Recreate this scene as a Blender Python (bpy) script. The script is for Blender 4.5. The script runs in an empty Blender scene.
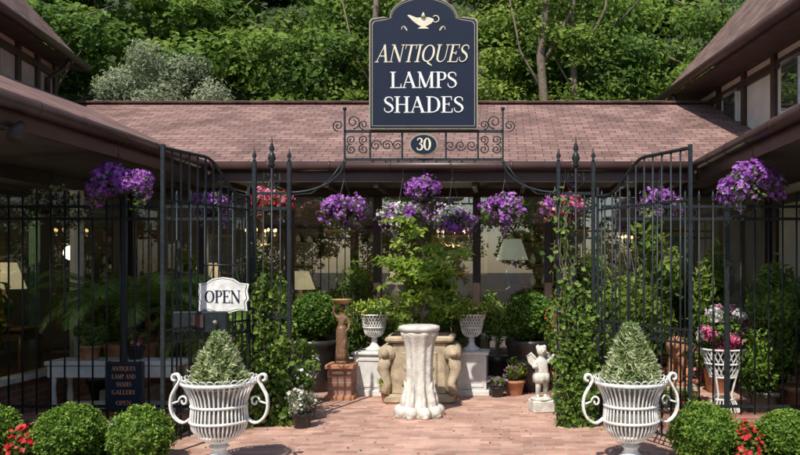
import bpy, math, random
import numpy as np
from mathutils import Vector, Matrix
random.seed(7); RNG=np.random.default_rng(7)
C=bpy.context; COL=C.scene.collection

# ------------------------------------------------------------------ materials
def nt(name):
    m=bpy.data.materials.new(name); m.use_nodes=True
    t=m.node_tree; b=t.nodes['Principled BSDF']; return m,t,b
def mk(name,col,rough=.6,metal=0,var=.25,scale=6,bump=.0,bscale=40,spec=.4):
    m,t,b=nt(name); N=t.nodes; L=t.links
    tc=N.new('ShaderNodeTexCoord'); no=N.new('ShaderNodeTexNoise'); no.inputs['Scale'].default_value=scale; no.inputs['Detail'].default_value=6
    L.new(tc.outputs['Object'],no.inputs['Vector'])
    r=N.new('ShaderNodeValToRGB'); r.color_ramp.elements[0].position=.3; r.color_ramp.elements[1].position=.72
    r.color_ramp.elements[0].color=[c*(1-var) for c in col]+[1]; r.color_ramp.elements[1].color=[min(1,c*(1+var*.7)) for c in col]+[1]
    L.new(no.outputs['Fac'],r.inputs['Fac']); L.new(r.outputs['Color'],b.inputs['Base Color'])
    b.inputs['Roughness'].default_value=rough; b.inputs['Metallic'].default_value=metal
    b.inputs['Specular IOR Level'].default_value=spec
    if bump:
        n2=N.new('ShaderNodeTexNoise'); n2.inputs['Scale'].default_value=bscale; n2.inputs['Detail'].default_value=4
        L.new(tc.outputs['Object'],n2.inputs['Vector'])
        bp=N.new('ShaderNodeBump'); bp.inputs['Strength'].default_value=bump; bp.inputs['Distance'].default_value=.01
        L.new(n2.outputs['Fac'],bp.inputs['Height']); L.new(bp.outputs['Normal'],b.inputs['Normal'])
    return m
def fol(name,dark,mid,light,trans=.3,rough=.5):
    m,t,b=nt(name); N=t.nodes; L=t.links
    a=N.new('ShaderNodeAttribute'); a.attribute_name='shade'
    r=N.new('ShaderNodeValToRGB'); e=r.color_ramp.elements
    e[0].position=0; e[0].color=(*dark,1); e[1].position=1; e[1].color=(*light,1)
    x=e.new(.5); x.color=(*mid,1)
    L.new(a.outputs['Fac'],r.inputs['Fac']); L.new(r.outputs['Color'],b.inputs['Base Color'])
    b.inputs['Roughness'].default_value=rough; b.inputs['Specular IOR Level'].default_value=.3
    tr=N.new('ShaderNodeBsdfTranslucent'); L.new(r.outputs['Color'],tr.inputs['Color'])
    mx=N.new('ShaderNodeMixShader'); mx.inputs[0].default_value=trans
    L.new(b.outputs[0],mx.inputs[1]); L.new(tr.outputs[0],mx.inputs[2])
    L.new(mx.outputs[0],N['Material Output'].inputs[0]); return m
def brick(name,c1,c2,mortar,w,h,ms,axes='XY',rough=.8,bump=.4,noise=.35,nscale=1.2,off=.5):
    m,t,b=nt(name); N=t.nodes; L=t.links
    tc=N.new('ShaderNodeTexCoord'); sp=N.new('ShaderNodeSeparateXYZ'); cb=N.new('ShaderNodeCombineXYZ')
    L.new(tc.outputs['Object'],sp.inputs[0]); L.new(sp.outputs[axes[0]],cb.inputs['X']); L.new(sp.outputs[axes[1]],cb.inputs['Y'])
    bt=N.new('ShaderNodeTexBrick'); bt.offset=off; bt.inputs['Scale'].default_value=1
    bt.inputs['Brick Width'].default_value=w; bt.inputs['Row Height'].default_value=h
    bt.inputs['Mortar Size'].default_value=ms; bt.inputs['Mortar Smooth'].default_value=.3
    bt.inputs['Color1'].default_value=(*c1,1); bt.inputs['Color2'].default_value=(*c2,1); bt.inputs['Mortar'].default_value=(*mortar,1)
    L.new(cb.outputs[0],bt.inputs['Vector'])
    no=N.new('ShaderNodeTexNoise'); no.inputs['Scale'].default_value=nscale; no.inputs['Detail'].default_value=8; no.inputs['Roughness'].default_value=.7
    L.new(tc.outputs['Object'],no.inputs['Vector'])
    mr=N.new('ShaderNodeMapRange'); mr.inputs[1].default_value=.3; mr.inputs[2].default_value=.7; mr.inputs[3].default_value=1-noise; mr.inputs[4].default_value=1+noise
    L.new(no.outputs['Fac'],mr.inputs[0])
    mu=N.new('ShaderNodeVectorMath'); mu.operation='SCALE'; L.new(bt.outputs['Color'],mu.inputs[0]); L.new(mr.outputs[0],mu.inputs['Scale'])
    L.new(mu.outputs[0],b.inputs['Base Color']); b.inputs['Roughness'].default_value=rough; b.inputs['Specular IOR Level'].default_value=.25
    iv=N.new('ShaderNodeMath'); iv.operation='SUBTRACT'; iv.inputs[0].default_value=1; L.new(bt.outputs['Fac'],iv.inputs[1])
    bp=N.new('ShaderNodeBump'); bp.inputs['Strength'].default_value=bump; bp.inputs['Distance'].default_value=.01
    L.new(iv.outputs[0],bp.inputs['Height']); L.new(bp.outputs['Normal'],b.inputs['Normal']); return m
def glassmat():
    m=bpy.data.materials.new('window_glass'); m.use_nodes=True; t=m.node_tree; N=t.nodes; L=t.links
    N.remove(N['Principled BSDF'])
    tr=N.new('ShaderNodeBsdfTransparent'); tr.inputs[0].default_value=(.74,.84,.78,1)
    gl=N.new('ShaderNodeBsdfGlossy'); gl.inputs['Roughness'].default_value=.01
    fr=N.new('ShaderNodeFresnel'); fr.inputs['IOR'].default_value=3.3
    no=N.new('ShaderNodeTexNoise'); no.inputs['Scale'].default_value=.9; bp=N.new('ShaderNodeBump'); bp.inputs['Strength'].default_value=.05
    L.new(no.outputs['Fac'],bp.inputs['Height']); L.new(bp.outputs['Normal'],gl.inputs['Normal'])
    mx=N.new('ShaderNodeMixShader'); L.new(fr.outputs[0],mx.inputs[0]); L.new(tr.outputs[0],mx.inputs[1]); L.new(gl.outputs[0],mx.inputs[2])
    L.new(mx.outputs[0],N['Material Output'].inputs[0]); return m
def emis(name,col,st):
    m,t,b=nt(name); b.inputs['Base Color'].default_value=(*col,1); b.inputs['Emission Color'].default_value=(*col,1); b.inputs['Emission Strength'].default_value=st; b.inputs['Roughness'].default_value=.8; return m

IRON=mk('black_iron',(.026,.033,.037),.42,.3,.4,30,.2,120)
WHITE=mk('white_painted_iron',(.78,.77,.73),.5,0,.28,14,.3,60)
WHITEW=mk('white_wood',(.68,.67,.63),.6,0,.2,8)
GLASS=glassmat()
BROWN=mk('dark_brown_wood',(.06,.038,.028),.5,0,.35,5,.2,30)
GUT=mk('brown_gutter_metal',(.075,.042,.036),.38,.1,.25,3)
SOF=mk('soffit_wood',(.08,.054,.042),.7,0,.3,6)
STUC=mk('cream_stucco',(.66,.60,.49),.9,0,.15,3,.3,90)
STONE=mk('sandstone',(.46,.37,.25),.9,0,.35,9,.8,35)
WSTONE=mk('pale_cast_stone',(.64,.61,.54),.85,0,.3,10,.6,35)
TERRA=mk('terracotta',(.45,.21,.11),.8,0,.3,12,.3,50)
BRONZE=mk('aged_bronze',(.22,.125,.07),.5,.2,.4,20,.3,60)
DPOT=mk('dark_glazed_pot',(.03,.027,.025),.3,0,.4,8)
SOIL=mk('soil',(.04,.028,.018),.95,0,.4,30,.8,60)
BARK=mk('bark',(.17,.135,.10),.9,0,.4,12,.8,30)
NAVY=mk('navy_sign_paint',(.010,.017,.038),.6,0,.15,4,spec=.2)
GOLD=mk('gold_lettering',(.74,.67,.50),.5,0,.1,20)
CREAM=mk('cream_lettering',(.78,.78,.75),.5,0,.08,20)
MUT=mk('dull_gold_edge',(.33,.29,.2),.5,.2,.15,20)
ASPH=mk('asphalt',(.05,.05,.052),.9,0,.3,4,.6,150)
DARKI=mk('interior_wall',(.22,.21,.17),.8,0,.3,2)
WOODF=mk('interior_wood',(.15,.09,.055),.4,0,.4,4)
FRAME=mk('gilt_frame',(.42,.28,.1),.4,.5,.3,20)
CERB=mk('blue_ceramic',(.05,.14,.36),.2,0,.3,12)
SHADE=emis('lamp_shade_lit',(.88,.66,.40),.6)
SHADEP=mk('lamp_shade_fabric',(.75,.72,.62),.8,0,.1,10)
BULB=emis('warm_bulb',(1,.55,.22),7)
BRICKP=brick('brick_paving',(.58,.355,.27),(.38,.20,.15),(.42,.34,.28),.2,.1,.007,'XY',.85,.6,.34,1.6)
BRICKW=brick('brick_wall',(.32,.15,.105),(.24,.11,.075),(.3,.27,.24),.21,.075,.007,'XZ')
BRICKS=brick('brick_wall_side',(.32,.15,.105),(.24,.11,.075),(.3,.27,.24),.21,.075,.007,'YZ')
SHX=brick('roof_shingles',(.29,.18,.155),(.18,.105,.092),(.08,.047,.042),.23,.125,.007,'XY',.95,.8,.36,1.4)
SHY=brick('roof_shingles_wing',(.26,.16,.138),(.165,.096,.084),(.08,.047,.042),.23,.125,.007,'YX',.95,.8,.36,1.4)
SHB=brick('brown_roof_shingles',(.24,.155,.13),(.15,.095,.08),(.06,.035,.03),.2,.09,.006,'YZ',.95,.8,.35,2.5)
F_TREE=fol('tree_leaves',(.024,.06,.010),(.105,.195,.028),(.28,.39,.065),.5)
F_TREE2=fol('tree_leaves_yellowgreen',(.045,.09,.013),(.17,.265,.04),(.36,.45,.09),.5)
F_GREY=fol('greygreen_leaves',(.11,.14,.07),(.25,.29,.17),(.42,.46,.30),.35)
F_BOX=fol('boxwood_leaves',(.035,.075,.01),(.13,.235,.028),(.27,.40,.06),.3)
F_BOXD=fol('dark_boxwood_leaves',(.02,.055,.008),(.085,.175,.022),(.18,.29,.045),.3)
F_CON=fol('variegated_conifer',(.07,.11,.025),(.24,.31,.11),(.56,.59,.35),.25)
F_IVY=fol('ivy_leaves',(.03,.075,.012),(.125,.22,.032),(.27,.39,.08),.4)
F_MAP=fol('maple_leaves',(.12,.21,.018),(.30,.45,.05),(.50,.60,.13),.5)
F_PALM=fol('palm_fronds',(.06,.14,.02),(.20,.33,.06),(.38,.50,.14),.4)
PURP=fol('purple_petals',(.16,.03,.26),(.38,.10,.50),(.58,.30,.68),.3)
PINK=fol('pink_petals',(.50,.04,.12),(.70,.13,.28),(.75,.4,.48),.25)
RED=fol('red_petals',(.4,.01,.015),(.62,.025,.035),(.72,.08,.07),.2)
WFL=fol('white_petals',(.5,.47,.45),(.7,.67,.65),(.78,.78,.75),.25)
YEL=fol('yellow_petals',(.4,.35,.05),(.55,.5,.12),(.6,.58,.3),.25)
HILLM=mk('hillside_undergrowth',(.035,.055,.018),.95,0,.5,1.2,1,6)

# ------------------------------------------------------------------ mesh builder
class MB:
    def __init__(s): s.v=[];s.f=[];s.m=[];s.s=[];s.sm=[];s.mats=[]
    def mi(s,mat):
        if mat not in s.mats: s.mats.append(mat)
        return s.mats.index(mat)
    def add(s,v,f,mat,shade=.5,smooth=False):
        o=len(s.v); k=s.mi(mat); s.v.extend([tuple(p) for p in v]); s.f.extend([[i+o for i in q] for q in f])
        s.m.extend([k]*len(f)); s.sm.extend([smooth]*len(f))
        s.s.extend(list(shade) if hasattr(shade,'__len__') else [shade]*len(v))
    def box(s,c,d,mat,rz=0,bev=0):
        x,y,z=d[0]/2,d[1]/2,d[2]/2; cs,sn=math.cos(rz),math.sin(rz)
        b=min(bev,x*.9,y*.9,z*.9)
        if b>0:
            pts=[(x-b,y),(b-x,y),(-x,y-b),(-x,b-y),(b-x,-y),(x-b,-y),(x,b-y),(x,y-b)]
            lv=[]
            for zz,k in ((-z,b),(-z+b,0),(z-b,0),(z,b)):
                fx,fy=(x-k)/x,(y-k)/y
                lv.append([(p[0]*fx,p[1]*fy,zz) for p in pts])
            P=[p for l in lv for p in l]; F=[]
            for i in range(3):
                for j in range(8): a=i*8+j;bb=i*8+(j+1)%8; F.append([a,bb,bb+8,a+8])
            F.append(list(range(7,-1,-1))); F.append([24+i for i in range(8)])
        else:
            P=[(a,b2,cc) for a in(-x,x) for b2 in(-y,y) for cc in(-z,z)]
            F=[[0,1,3,2],[4,6,7,5],[0,4,5,1],[2,3,7,6],[0,2,6,4],[1,5,7,3]]
        s.add([(c[0]+p[0]*cs-p[1]*sn,c[1]+p[0]*sn+p[1]*cs,c[2]+p[2]) for p in P],F,mat)
    def quad(s,p,mat): s.add(p,[list(range(len(p)))],mat)
    def slab(s,p,t,mat,mat2=None):
        n=len(p); q=[(a[0],a[1],a[2]-t) for a in p]
        s.add(p,[list(range(n))],mat)
        s.add(list(p)+q,[list(range(2*n-1,n-1,-1))]+[[i,(i+1)%n,(i+1)%n+n,i+n] for i in range(n)],mat2 or mat)
    def tube(s,pts,r,mat,n=6,shade=.5,smooth=True):
        pts=[Vector(p) for p in pts]; k=len(pts); R=r if hasattr(r,'__len__') else [r]*k
        V=[];F=[]; up=None
        for i,p in enumerate(pts):
            d=(pts[min(i+1,k-1)]-pts[max(i-1,0)])
            d=d.normalized() if d.length>1e-9 else Vector((0,0,1))
            if up is None:
                up=Vector((1,0,0)) if abs(d.x)<.8 else Vector((0,0,1))
            a=(up-d*up.dot(d)); a=a.normalized() if a.length>1e-6 else d.orthogonal().normalized()
            b=d.cross(a); up=a
            for j in range(n):
                t=2*math.pi*(j+.5)/n; V.append(p+a*math.cos(t)*R[i]+b*math.sin(t)*R[i])
        for i in range(k-1):
            for j in range(n): F.append([i*n+j,i*n+(j+1)%n,(i+1)*n+(j+1)%n,(i+1)*n+j])
        F.append(list(range(n-1,-1,-1))); F.append([(k-1)*n+j for j in range(n)])
        s.add(V,F,mat,shade,smooth and n>4)
    def lathe(s,prof,mat,c=(0,0,0),seg=32,mod=None,smooth=True,sx=1,sy=1):
        V=[];F=[]
        for i,(r,z) in enumerate(prof):
            for j in range(seg):
                t=2*math.pi*j/seg; rr=r*(mod(t,z) if mod else 1)
                V.append((c[0]+rr*math.cos(t)*sx,c[1]+rr*math.sin(t)*sy,c[2]+z))
        for i in range(len(prof)-1):
            for j in range(seg): F.append([i*seg+j,i*seg+(j+1)%seg,(i+1)*seg+(j+1)%seg,(i+1)*seg+j])
        F.append(list(range(seg-1,-1,-1))); F.append([(len(prof)-1)*seg+j for j in range(seg)])
        s.add(V,F,mat,.5,smooth)
    def ball(s,c,r,mat,sc=(1,1,1),seg=16):
        pr=[(max(.001,math.sin(math.pi*i/10))*r,-math.cos(math.pi*i/10)*r*sc[2]) for i in range(11)]
        s.lathe(pr,mat,c,seg,None,True,sc[0],sc[1])
    def prism(s,pts,y0,y1,mat):
        n=len(pts); V=[(p[0],y0,p[1]) for p in pts]+[(p[0],y1,p[1]) for p in pts]
        s.add(V,[list(range(n)),list(range(2*n-1,n-1,-1))]+[[i,i+n,(i+1)%n+n,(i+1)%n] for i in range(n)],mat)
    def leaves(s,P,size,mat,N=None,bias=.6,aspect=.5,shade=None,D=None,jit=.4):
        P=np.asarray(P,float); n=len(P)
        if n==0: return
        R=RNG.normal(size=(n,3)); R/=np.linalg.norm(R,axis=1)[:,None]
        if N is not None:
            Nn=np.asarray(N,float); R=R*(1-bias)+Nn*bias; R/=np.linalg.norm(R,axis=1)[:,None]+1e-9
        A=RNG.normal(size=(n,3)) if D is None else np.asarray(D,float)+RNG.normal(size=(n,3))*jit
        A-=R*np.sum(A*R,axis=1)[:,None]; A/=np.linalg.norm(A,axis=1)[:,None]+1e-9
        B=np.cross(R,A); S=(size*(.65+.7*RNG.random(n)))[:,None]
        fold=R*S*.12
        V=np.stack([P-A*S*.5,P+B*S*aspect*.5+fold,P+A*S*.5,P-B*S*aspect*.5+fold],axis=1).reshape(-1,3)
        sh=RNG.random(n) if shade is None else np.clip(np.asarray(shade)+RNG.normal(size=n)*.14,0,1)
        o=len(s.v); k=s.mi(mat); s.v.extend(map(tuple,V.tolist())); s.s.extend(np.repeat(sh,4).tolist())
        I=(np.arange(n*4).reshape(-1,4)+o).tolist(); s.f.extend(I); s.m.extend([k]*n); s.sm.extend([False]*n)
    def mesh(s,name,org=(0,0,0)):
        me=bpy.data.meshes.new(name)
        V=s.v if org==(0,0,0) else [(a-org[0],b-org[1],c-org[2]) for a,b,c in s.v]
        me.from_pydata(V,[],s.f)
        for m in s.mats: me.materials.append(m)
        me.polygons.foreach_set('material_index',s.m); me.polygons.foreach_set('use_smooth',s.sm)
        at=me.attributes.new('shade','FLOAT','POINT'); at.data.foreach_set('value',s.s); me.update(); return me
    def obj(s,name,org=(0,0,0),parent=None):
        o=bpy.data.objects.new(name,s.mesh(name,org)); o.location=org; COL.objects.link(o)
        if parent: o.parent=parent
        return o
def empty(name,loc=(0,0,0)):
    e=bpy.data.objects.new(name,None); e.location=loc; COL.objects.link(e); return e
def inst(name,me,loc,rz=0,sc=(1,1,1),parent=None):
    o=bpy.data.objects.new(name,me); o.location=loc; o.rotation_euler[2]=rz; o.scale=sc; COL.objects.link(o)
    if parent: o.parent=parent
    return o
def sph(n):
    R=RNG.normal(size=(n,3)); return R/np.linalg.norm(R,axis=1)[:,None]
def skin(V,E,R,mat,levels=2):
    me=bpy.data.meshes.new('fig'); me.from_pydata(V,E,[]); o=bpy.data.objects.new('fig',me); COL.objects.link(o)
    o.modifiers.new('s','SKIN')
    for i,r in enumerate(R):
        d=me.skin_vertices[0].data[i]; d.radius=(r,r) if not isinstance(r,tuple) else r; d.use_root=(i==0)
    m=o.modifiers.new('u','SUBSURF'); m.levels=levels; m.render_levels=levels
    dg=C.evaluated_depsgraph_get(); dg.update(); n=bpy.data.meshes.new_from_object(o.evaluated_get(dg))
    vs=[tuple(v.co) for v in n.vertices]; fs=[list(p.vertices) for p in n.polygons]
    bpy.data.objects.remove(o); return vs,fs
def arc(cx,cy,r,a0,a1,n=10,ry=None):
    ry=r if ry is None else ry
    return [(cx+r*math.cos(math.radians(a0+(a1-a0)*i/n)),cy+ry*math.sin(math.radians(a0+(a1-a0)*i/n))) for i in range(n+1)]

# ------------------------------------------------------------------ serif lettering (stroke font)
TK,TN,SF=.15,.055,.05
def sf(x0,x1,y): return ([(x0,y),(x1,y)],SF)
def ringst(cx,cy,rx,ry,a0=0,a1=360,n=28,tk=TK,tn=TN):
    p=arc(cx,cy,rx,a0,a1,n,ry); w=[tn+(tk-tn)*abs(math.cos(math.radians(a0+(a1-a0)*i/n)))**1.3 for i in range(n+1)]; return (p,w)
S_P=[(.5,.72),(.5,.86),(.4,.95),(.27,.97),(.13,.91),(.08,.77),(.14,.64),(.29,.54),(.44,.43),(.51,.28),(.46,.12),(.31,.03),(.17,.04),(.07,.13),(.05,.3)]
S_W=[.03,.05,.06,.06,.08,.12,.14,.16,.14,.12,.08,.06,.06,.05,.03]
G={
'I':([([(.16,0),(.16,1)],TK),sf(0,.32,.02),sf(0,.32,.98)],.38),
'L':([([(.16,0),(.16,1)],TK),sf(0,.32,.98),sf(0,.6,.02),([(.6,0),(.62,.26)],[.07,.03])],.68),
'A':([([(.07,0),(.38,1)],TN),([(.36,1),(.68,0)],TK),([(.17,.35),(.56,.35)],TN),sf(-.03,.2,.02),sf(.54,.84,.02)],.86),
'N':([([(.12,0),(.12,1)],TN),([(.12,.97),(.70,.03)],TK),([(.70,0),(.70,1)],TN),sf(0,.24,.02),sf(-.03,.2,.98),sf(.58,.82,.98)],.88),
'T':([([(.35,0),(.35,1)],TK),sf(0,.7,.97),([(.01,1),(.02,.74)],[.06,.03]),([(.69,1),(.68,.74)],[.06,.03]),sf(.2,.5,.02)],.75),
'O':([ringst(.4,.5,.33,.46)],.84),
'Q':([ringst(.4,.5,.33,.46),([(.36,.1),(.52,-.06),(.78,-.2)],[.05,.13,.05])],.86),
'U':([([(.15,1),(.15,.35),(.18,.17),(.27,.06),(.4,.02),(.54,.06),(.64,.18),(.67,.35),(.67,1)],[TK,TK,.13,.09,.07,.06,.055,TN,TN]),sf(0,.3,.98),sf(.56,.8,.98)],.85),
'E':([([(.16,0),(.16,1)],TK),sf(0,.56,.98),sf(0,.6,.02),([(.16,.52),(.44,.52)],TN),([(.56,1),(.57,.76)],[.06,.03]),([(.6,0),(.62,.26)],[.07,.03]),([(.44,.62),(.44,.42)],.05)],.68),
'S':([(S_P,S_W)],.6),
'M':([([(.12,0),(.12,1)],TN),([(.12,.98),(.45,.04)],TK),([(.46,.04),(.8,.98)],TN),([(.8,0),(.8,1)],TK),sf(0,.24,.02),sf(0,.2,.98),sf(.66,.96,.02),sf(.78,.96,.98)],1.02),
'P':([([(.16,0),(.16,1)],TK),sf(0,.32,.02),sf(0,.3,.98),([(.2,.97),(.38,.97),(.5,.92),(.55,.75),(.5,.57),(.38,.5),(.2,.5)],[.05,.06,.1,.15,.1,.06,.05])],.64),
'H':([([(.16,0),(.16,1)],TK),([(.68,0),(.68,1)],TK),([(.16,.51),(.68,.51)],TN),sf(0,.32,.02),sf(0,.32,.98),sf(.52,.84,.02),sf(.52,.84,.98)],.9),
'D':([([(.16,0),(.16,1)],TK),sf(0,.3,.02),sf(0,.3,.98),([(.2,.97),(.42,.96),(.6,.85),(.69,.65),(.7,.5),(.69,.35),(.6,.15),(.42,.04),(.2,.03)],[.05,.06,.1,.15,.16,.15,.1,.06,.05])],.82),
'G':([ringst(.4,.5,.33,.46,50,330),([(.68,.0),(.68,.4)],.12),sf(.5,.8,.42)],.86),
'R':([([(.16,0),(.16,1)],TK),sf(0,.32,.02),sf(0,.3,.98),([(.2,.97),(.38,.97),(.5,.92),(.55,.75),(.5,.57),(.38,.5),(.2,.5)],[.05,.06,.1,.15,.1,.06,.05]),([(.36,.5),(.66,.02)],TK)],.72),
'Y':([([(.34,0),(.34,.5)],TK),([(.34,.5),(.06,1)],TK),([(.34,.5),(.62,1)],TN),sf(-.05,.2,.98),sf(.52,.74,.98),sf(.2,.5,.02)],.74),
'3':([([(.08,.8),(.16,.94),(.3,.98),(.44,.9),(.46,.75),(.38,.6),(.24,.53),(.42,.46),(.5,.28),(.42,.08),(.26,.02),(.1,.08),(.05,.22)],[.06,.07,.07,.12,.14,.09,.05,.1,.15,.12,.07,.07,.06])],.6),
'0':([ringst(.3,.5,.23,.47)],.64),' ':([],.4)}
def text(mb,s,xc,z0,h,width,y,mat,slant=0,bold=1):
    tot=sum(G[c][1] for c in s)-.06; kx=width/tot; x=xc-width/2; d=0
    for ch in s:
        st,adv=G[ch]
        for pts,w in st:
            d+=1; n=len(pts); W=w if hasattr(w,'__len__') else [w]*n; V=[]; F=[]
            for i in range(n):
                a=pts[max(i-1,0)]; b=pts[min(i+1,n-1)]; dx,dz=b[0]-a[0],b[1]-a[1]; l=math.hypot(dx,dz) or 1
                nx,nz=-dz/l*W[i]/2*bold,dx/l*W[i]/2*bold
                for q in (1,-1):
                    px=pts[i][0]+nx*q; pz=pts[i][1]+nz*q
                    V.append((x+px*kx+slant*pz*h,y-.0003*(d%40),z0+pz*h))
            for i in range(n-1): F.append([2*i,2*i+1,2*i+3,2*i+2])
            mb.add(V,F,mat)
        x+=adv*kx

# ------------------------------------------------------------------ ground, road, hill
g=MB(); g.quad([(-150,-150,-.02),(150,-150,-.02),(150,150,-.02),(-150,150,-.02)],SOIL); g.obj('ground')
g=MB(); g.box((0,9.2,-.01),(18,5.0,.03),BRICKP); g.obj('brick_courtyard_paving')
g=MB(); g.box((-.95,6.2,-.012),(4.6,1.0,.03),BRICKP); g.box((0,5.0,-.05),(40,1.4,.1),mk('concrete',(.3,.29,.27),.9,0,.2,4,.3,60)); g.obj('front_path')
g=MB(); g.box((0,4.2,-.06),(60,.16,.12),mk('kerb_stone',(.32,.31,.29),.9,0,.2,5,.4,50),bev=.015); g.obj('kerb')
g=MB(); g.quad([(-60,-6,-.012),(60,-6,-.012),(60,4.12,-.012),(-60,4.12,-.012)],ASPH)
for i in range(-8,9): g.quad([(i*5,-1.06,-.008),(i*5+2.5,-1.06,-.008),(i*5+2.5,-.94,-.008),(i*5,-.94,-.008)],CREAM)
g.obj('road')
g=MB(); V=[];F=[];nx,ny=60,30
for j in range(ny+1):
    for i in range(nx+1):
        x=-60+i*2; y=17.6+j*1.6; z=(-.05 if j==0 else 1.5+.62*(y-17.6)+.6*math.sin(x*.35+j)+.4*math.sin(x*.9-j*.7)); V.append((x,y,z))
for j in range(ny):
    for i in range(nx): a=j*(nx+1)+i; F.append([a,a+1,a+nx+2,a+nx+1])
g.add(V,F,HILLM,.5,True); g.obj('hillside')
def hz(y): return 1.5+.62*(y-17.6)

# ------------------------------------------------------------------ trees
def crown(name,rx,rz,ncl,cr,per,size,mat,lo=-.8):
    mb=MB()
    for i in range(ncl):
        d=sph(1)[0]; k=RNG.random()**.45; c=np.array([d[0]*rx*k,d[1]*rx*k,max(lo,d[2])*rz*k])
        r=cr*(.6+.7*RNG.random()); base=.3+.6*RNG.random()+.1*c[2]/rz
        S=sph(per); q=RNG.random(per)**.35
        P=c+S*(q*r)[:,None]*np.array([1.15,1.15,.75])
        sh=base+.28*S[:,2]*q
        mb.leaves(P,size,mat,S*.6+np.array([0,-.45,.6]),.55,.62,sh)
    return mb.mesh(name)
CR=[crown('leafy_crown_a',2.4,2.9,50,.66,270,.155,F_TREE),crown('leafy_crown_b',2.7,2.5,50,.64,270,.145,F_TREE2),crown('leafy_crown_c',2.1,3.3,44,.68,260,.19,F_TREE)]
def trunkmesh(h,r,seed):
    rr=random.Random(seed); mb=MB(); pts=[];x=y=0
    for i in range(8): pts.append((x,y,h*i/7)); x+=rr.uniform(-.12,.12); y+=rr.uniform(-.12,.12)
    mb.tube(pts,[r*(1.25 if i==0 else 1-.09*i) for i in range(8)],BARK,9)
    for k in range(9):
        i=rr.randint(3,6); b=Vector(pts[i]); a=rr.uniform(0,6.28); L=rr.uniform(1.2,2.2)
        P=[b+Vector((math.cos(a)*L*t,math.sin(a)*L*t,L*(.7*t-.1*t*t)+rr.uniform(-.05,.05))) for t in (0,.3,.6,1)]
        mb.tube(P,[r*.42,r*.3,r*.2,r*.07],BARK,6)
    return mb.mesh('trunk')
TR=[trunkmesh(5.5,.16,1),trunkmesh(6,.2,2),trunkmesh(5,.13,3)]
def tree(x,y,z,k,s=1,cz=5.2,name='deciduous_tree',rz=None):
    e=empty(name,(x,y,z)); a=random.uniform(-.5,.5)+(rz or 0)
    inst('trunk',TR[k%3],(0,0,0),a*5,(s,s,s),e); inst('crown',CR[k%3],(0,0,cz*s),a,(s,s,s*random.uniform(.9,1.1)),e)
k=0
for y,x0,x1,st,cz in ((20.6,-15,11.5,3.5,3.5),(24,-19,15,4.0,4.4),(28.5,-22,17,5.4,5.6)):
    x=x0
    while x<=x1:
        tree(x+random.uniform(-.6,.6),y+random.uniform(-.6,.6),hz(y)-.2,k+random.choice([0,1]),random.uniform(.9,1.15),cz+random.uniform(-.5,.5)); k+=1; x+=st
for i in range(8): tree(-20+i*5.4,-13+random.uniform(-1,1),-.05,i+1,1.15,3.6,rz=math.pi)
for x,y,s,L in ((.95,18.3,1.0,.25),(1.7,18.5,.75,-.2),(-2.9,18.4,.8,.1)):
    mb=MB(); mb.tube([(x,y,1.8),(x+.1,y,4.5),(x+.02,y,5.6),(x-.05,y,6.5),(x+L*.3,y,7.6),(x+L,y,9.5)],[.13*s,.11*s,.105*s,.1*s,.09*s,.08*s],BARK,8)
    mb.tube([(x,y,6.3),(x+.3,y,6.8),(x+.7,y,7.6),(x+1,y,9)],[.05*s,.045*s,.04*s,.02],BARK,6); mb.tube([(x+.05,y,5.6),(x-.5,y+.1,6.6),(x-.8,y,8)],[.04*s,.03*s,.015],BARK,6)
    P=np.array([x,y,9.4])+sph(1300)*RNG.random((1300,1))*1.3; mb.leaves(P,.13,F_TREE,None)
    for q in range(12):
        c=np.array([x+random.uniform(-1.1,1.1),y+random.uniform(-.35,.3),random.uniform(5.2,8)]); mb.leaves(c+RNG.normal(size=(70,3))*np.array([.24,.2,.1]),.12,F_TREE2,np.tile([0,-.4,.6],(70,1)),.5,.6)
    mb.obj('slender_tree',(x,y,1.8))
mb=MB(); cx,cy=-7.7,18.2
mb.tube([(cx,cy,0),(cx+.1,cy,3),(cx,cy,5)],[.14,.1,.06],BARK,8)
for i in range(45):
    d=sph(1)[0]; c=np.array([cx,cy,5.45])+d*np.array([1.3,.9,1.3])*RNG.random()**.4; S=sph(330)
    mb.leaves(c+S*(RNG.random(330)**.4)[:,None]*.42,.1,F_GREY,S+np.array([0,-.3,.3]),.5,.4,.35+.35*S[:,2]+RNG.random()*.45)
mb.obj('olive_tree',(cx,cy,0))

# ------------------------------------------------------------------ shop building
shop=empty('antique_shop',(-.8,11.5,0))
def part(mb,name): o=mb.obj(name); o.parent=shop; o.matrix_parent_inverse=Matrix.Translation((.8,-11.5,0)); return o
EL,ER,EY,EZ=-3.885,2.57,10.5,3.05
WL,WR,WY=-5.4,3.9,11.5
Y0=5.8; WLEN=EY-Y0; WMID=(EY+Y0)/2
mb=MB(); RZ=EZ+.42*3.5
mb.slab([(EL,EY,EZ),(ER,EY,EZ),(ER+3.5,14,RZ),(EL-3.5,14,RZ)],.07,SHX,GUT)
mb.slab([(EL-3.5,14,RZ),(ER+3.5,14,RZ),(ER+3.5,17.5,EZ),(EL-3.5,17.5,EZ)],.07,SHX,GUT)
n=int((ER-EL+7)/.3)
for i in range(n): mb.box((EL-3.5+.15+i*.3,14,RZ+.012+.004*(i%2)),(.31,.24,.035),SHX,bev=.008)
part(mb,'main_roof')
mb=MB(); mb.slab([(EL,Y0,EZ),(EL,EY,EZ),(EL-3.5,14,RZ),(EL-3.5,Y0,RZ)],.07,SHY,GUT)
mb.slab([(ER,EY,EZ),(ER,Y0,EZ),(ER+3.5,Y0,RZ),(ER+3.5,14,RZ)],.07,SHY,GUT); part(mb,'wing_roofs')
mb=MB()
mb.box(((EL+ER)/2,EY+.03,EZ-.16),(ER-EL,.04,.2),GUT)
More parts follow.
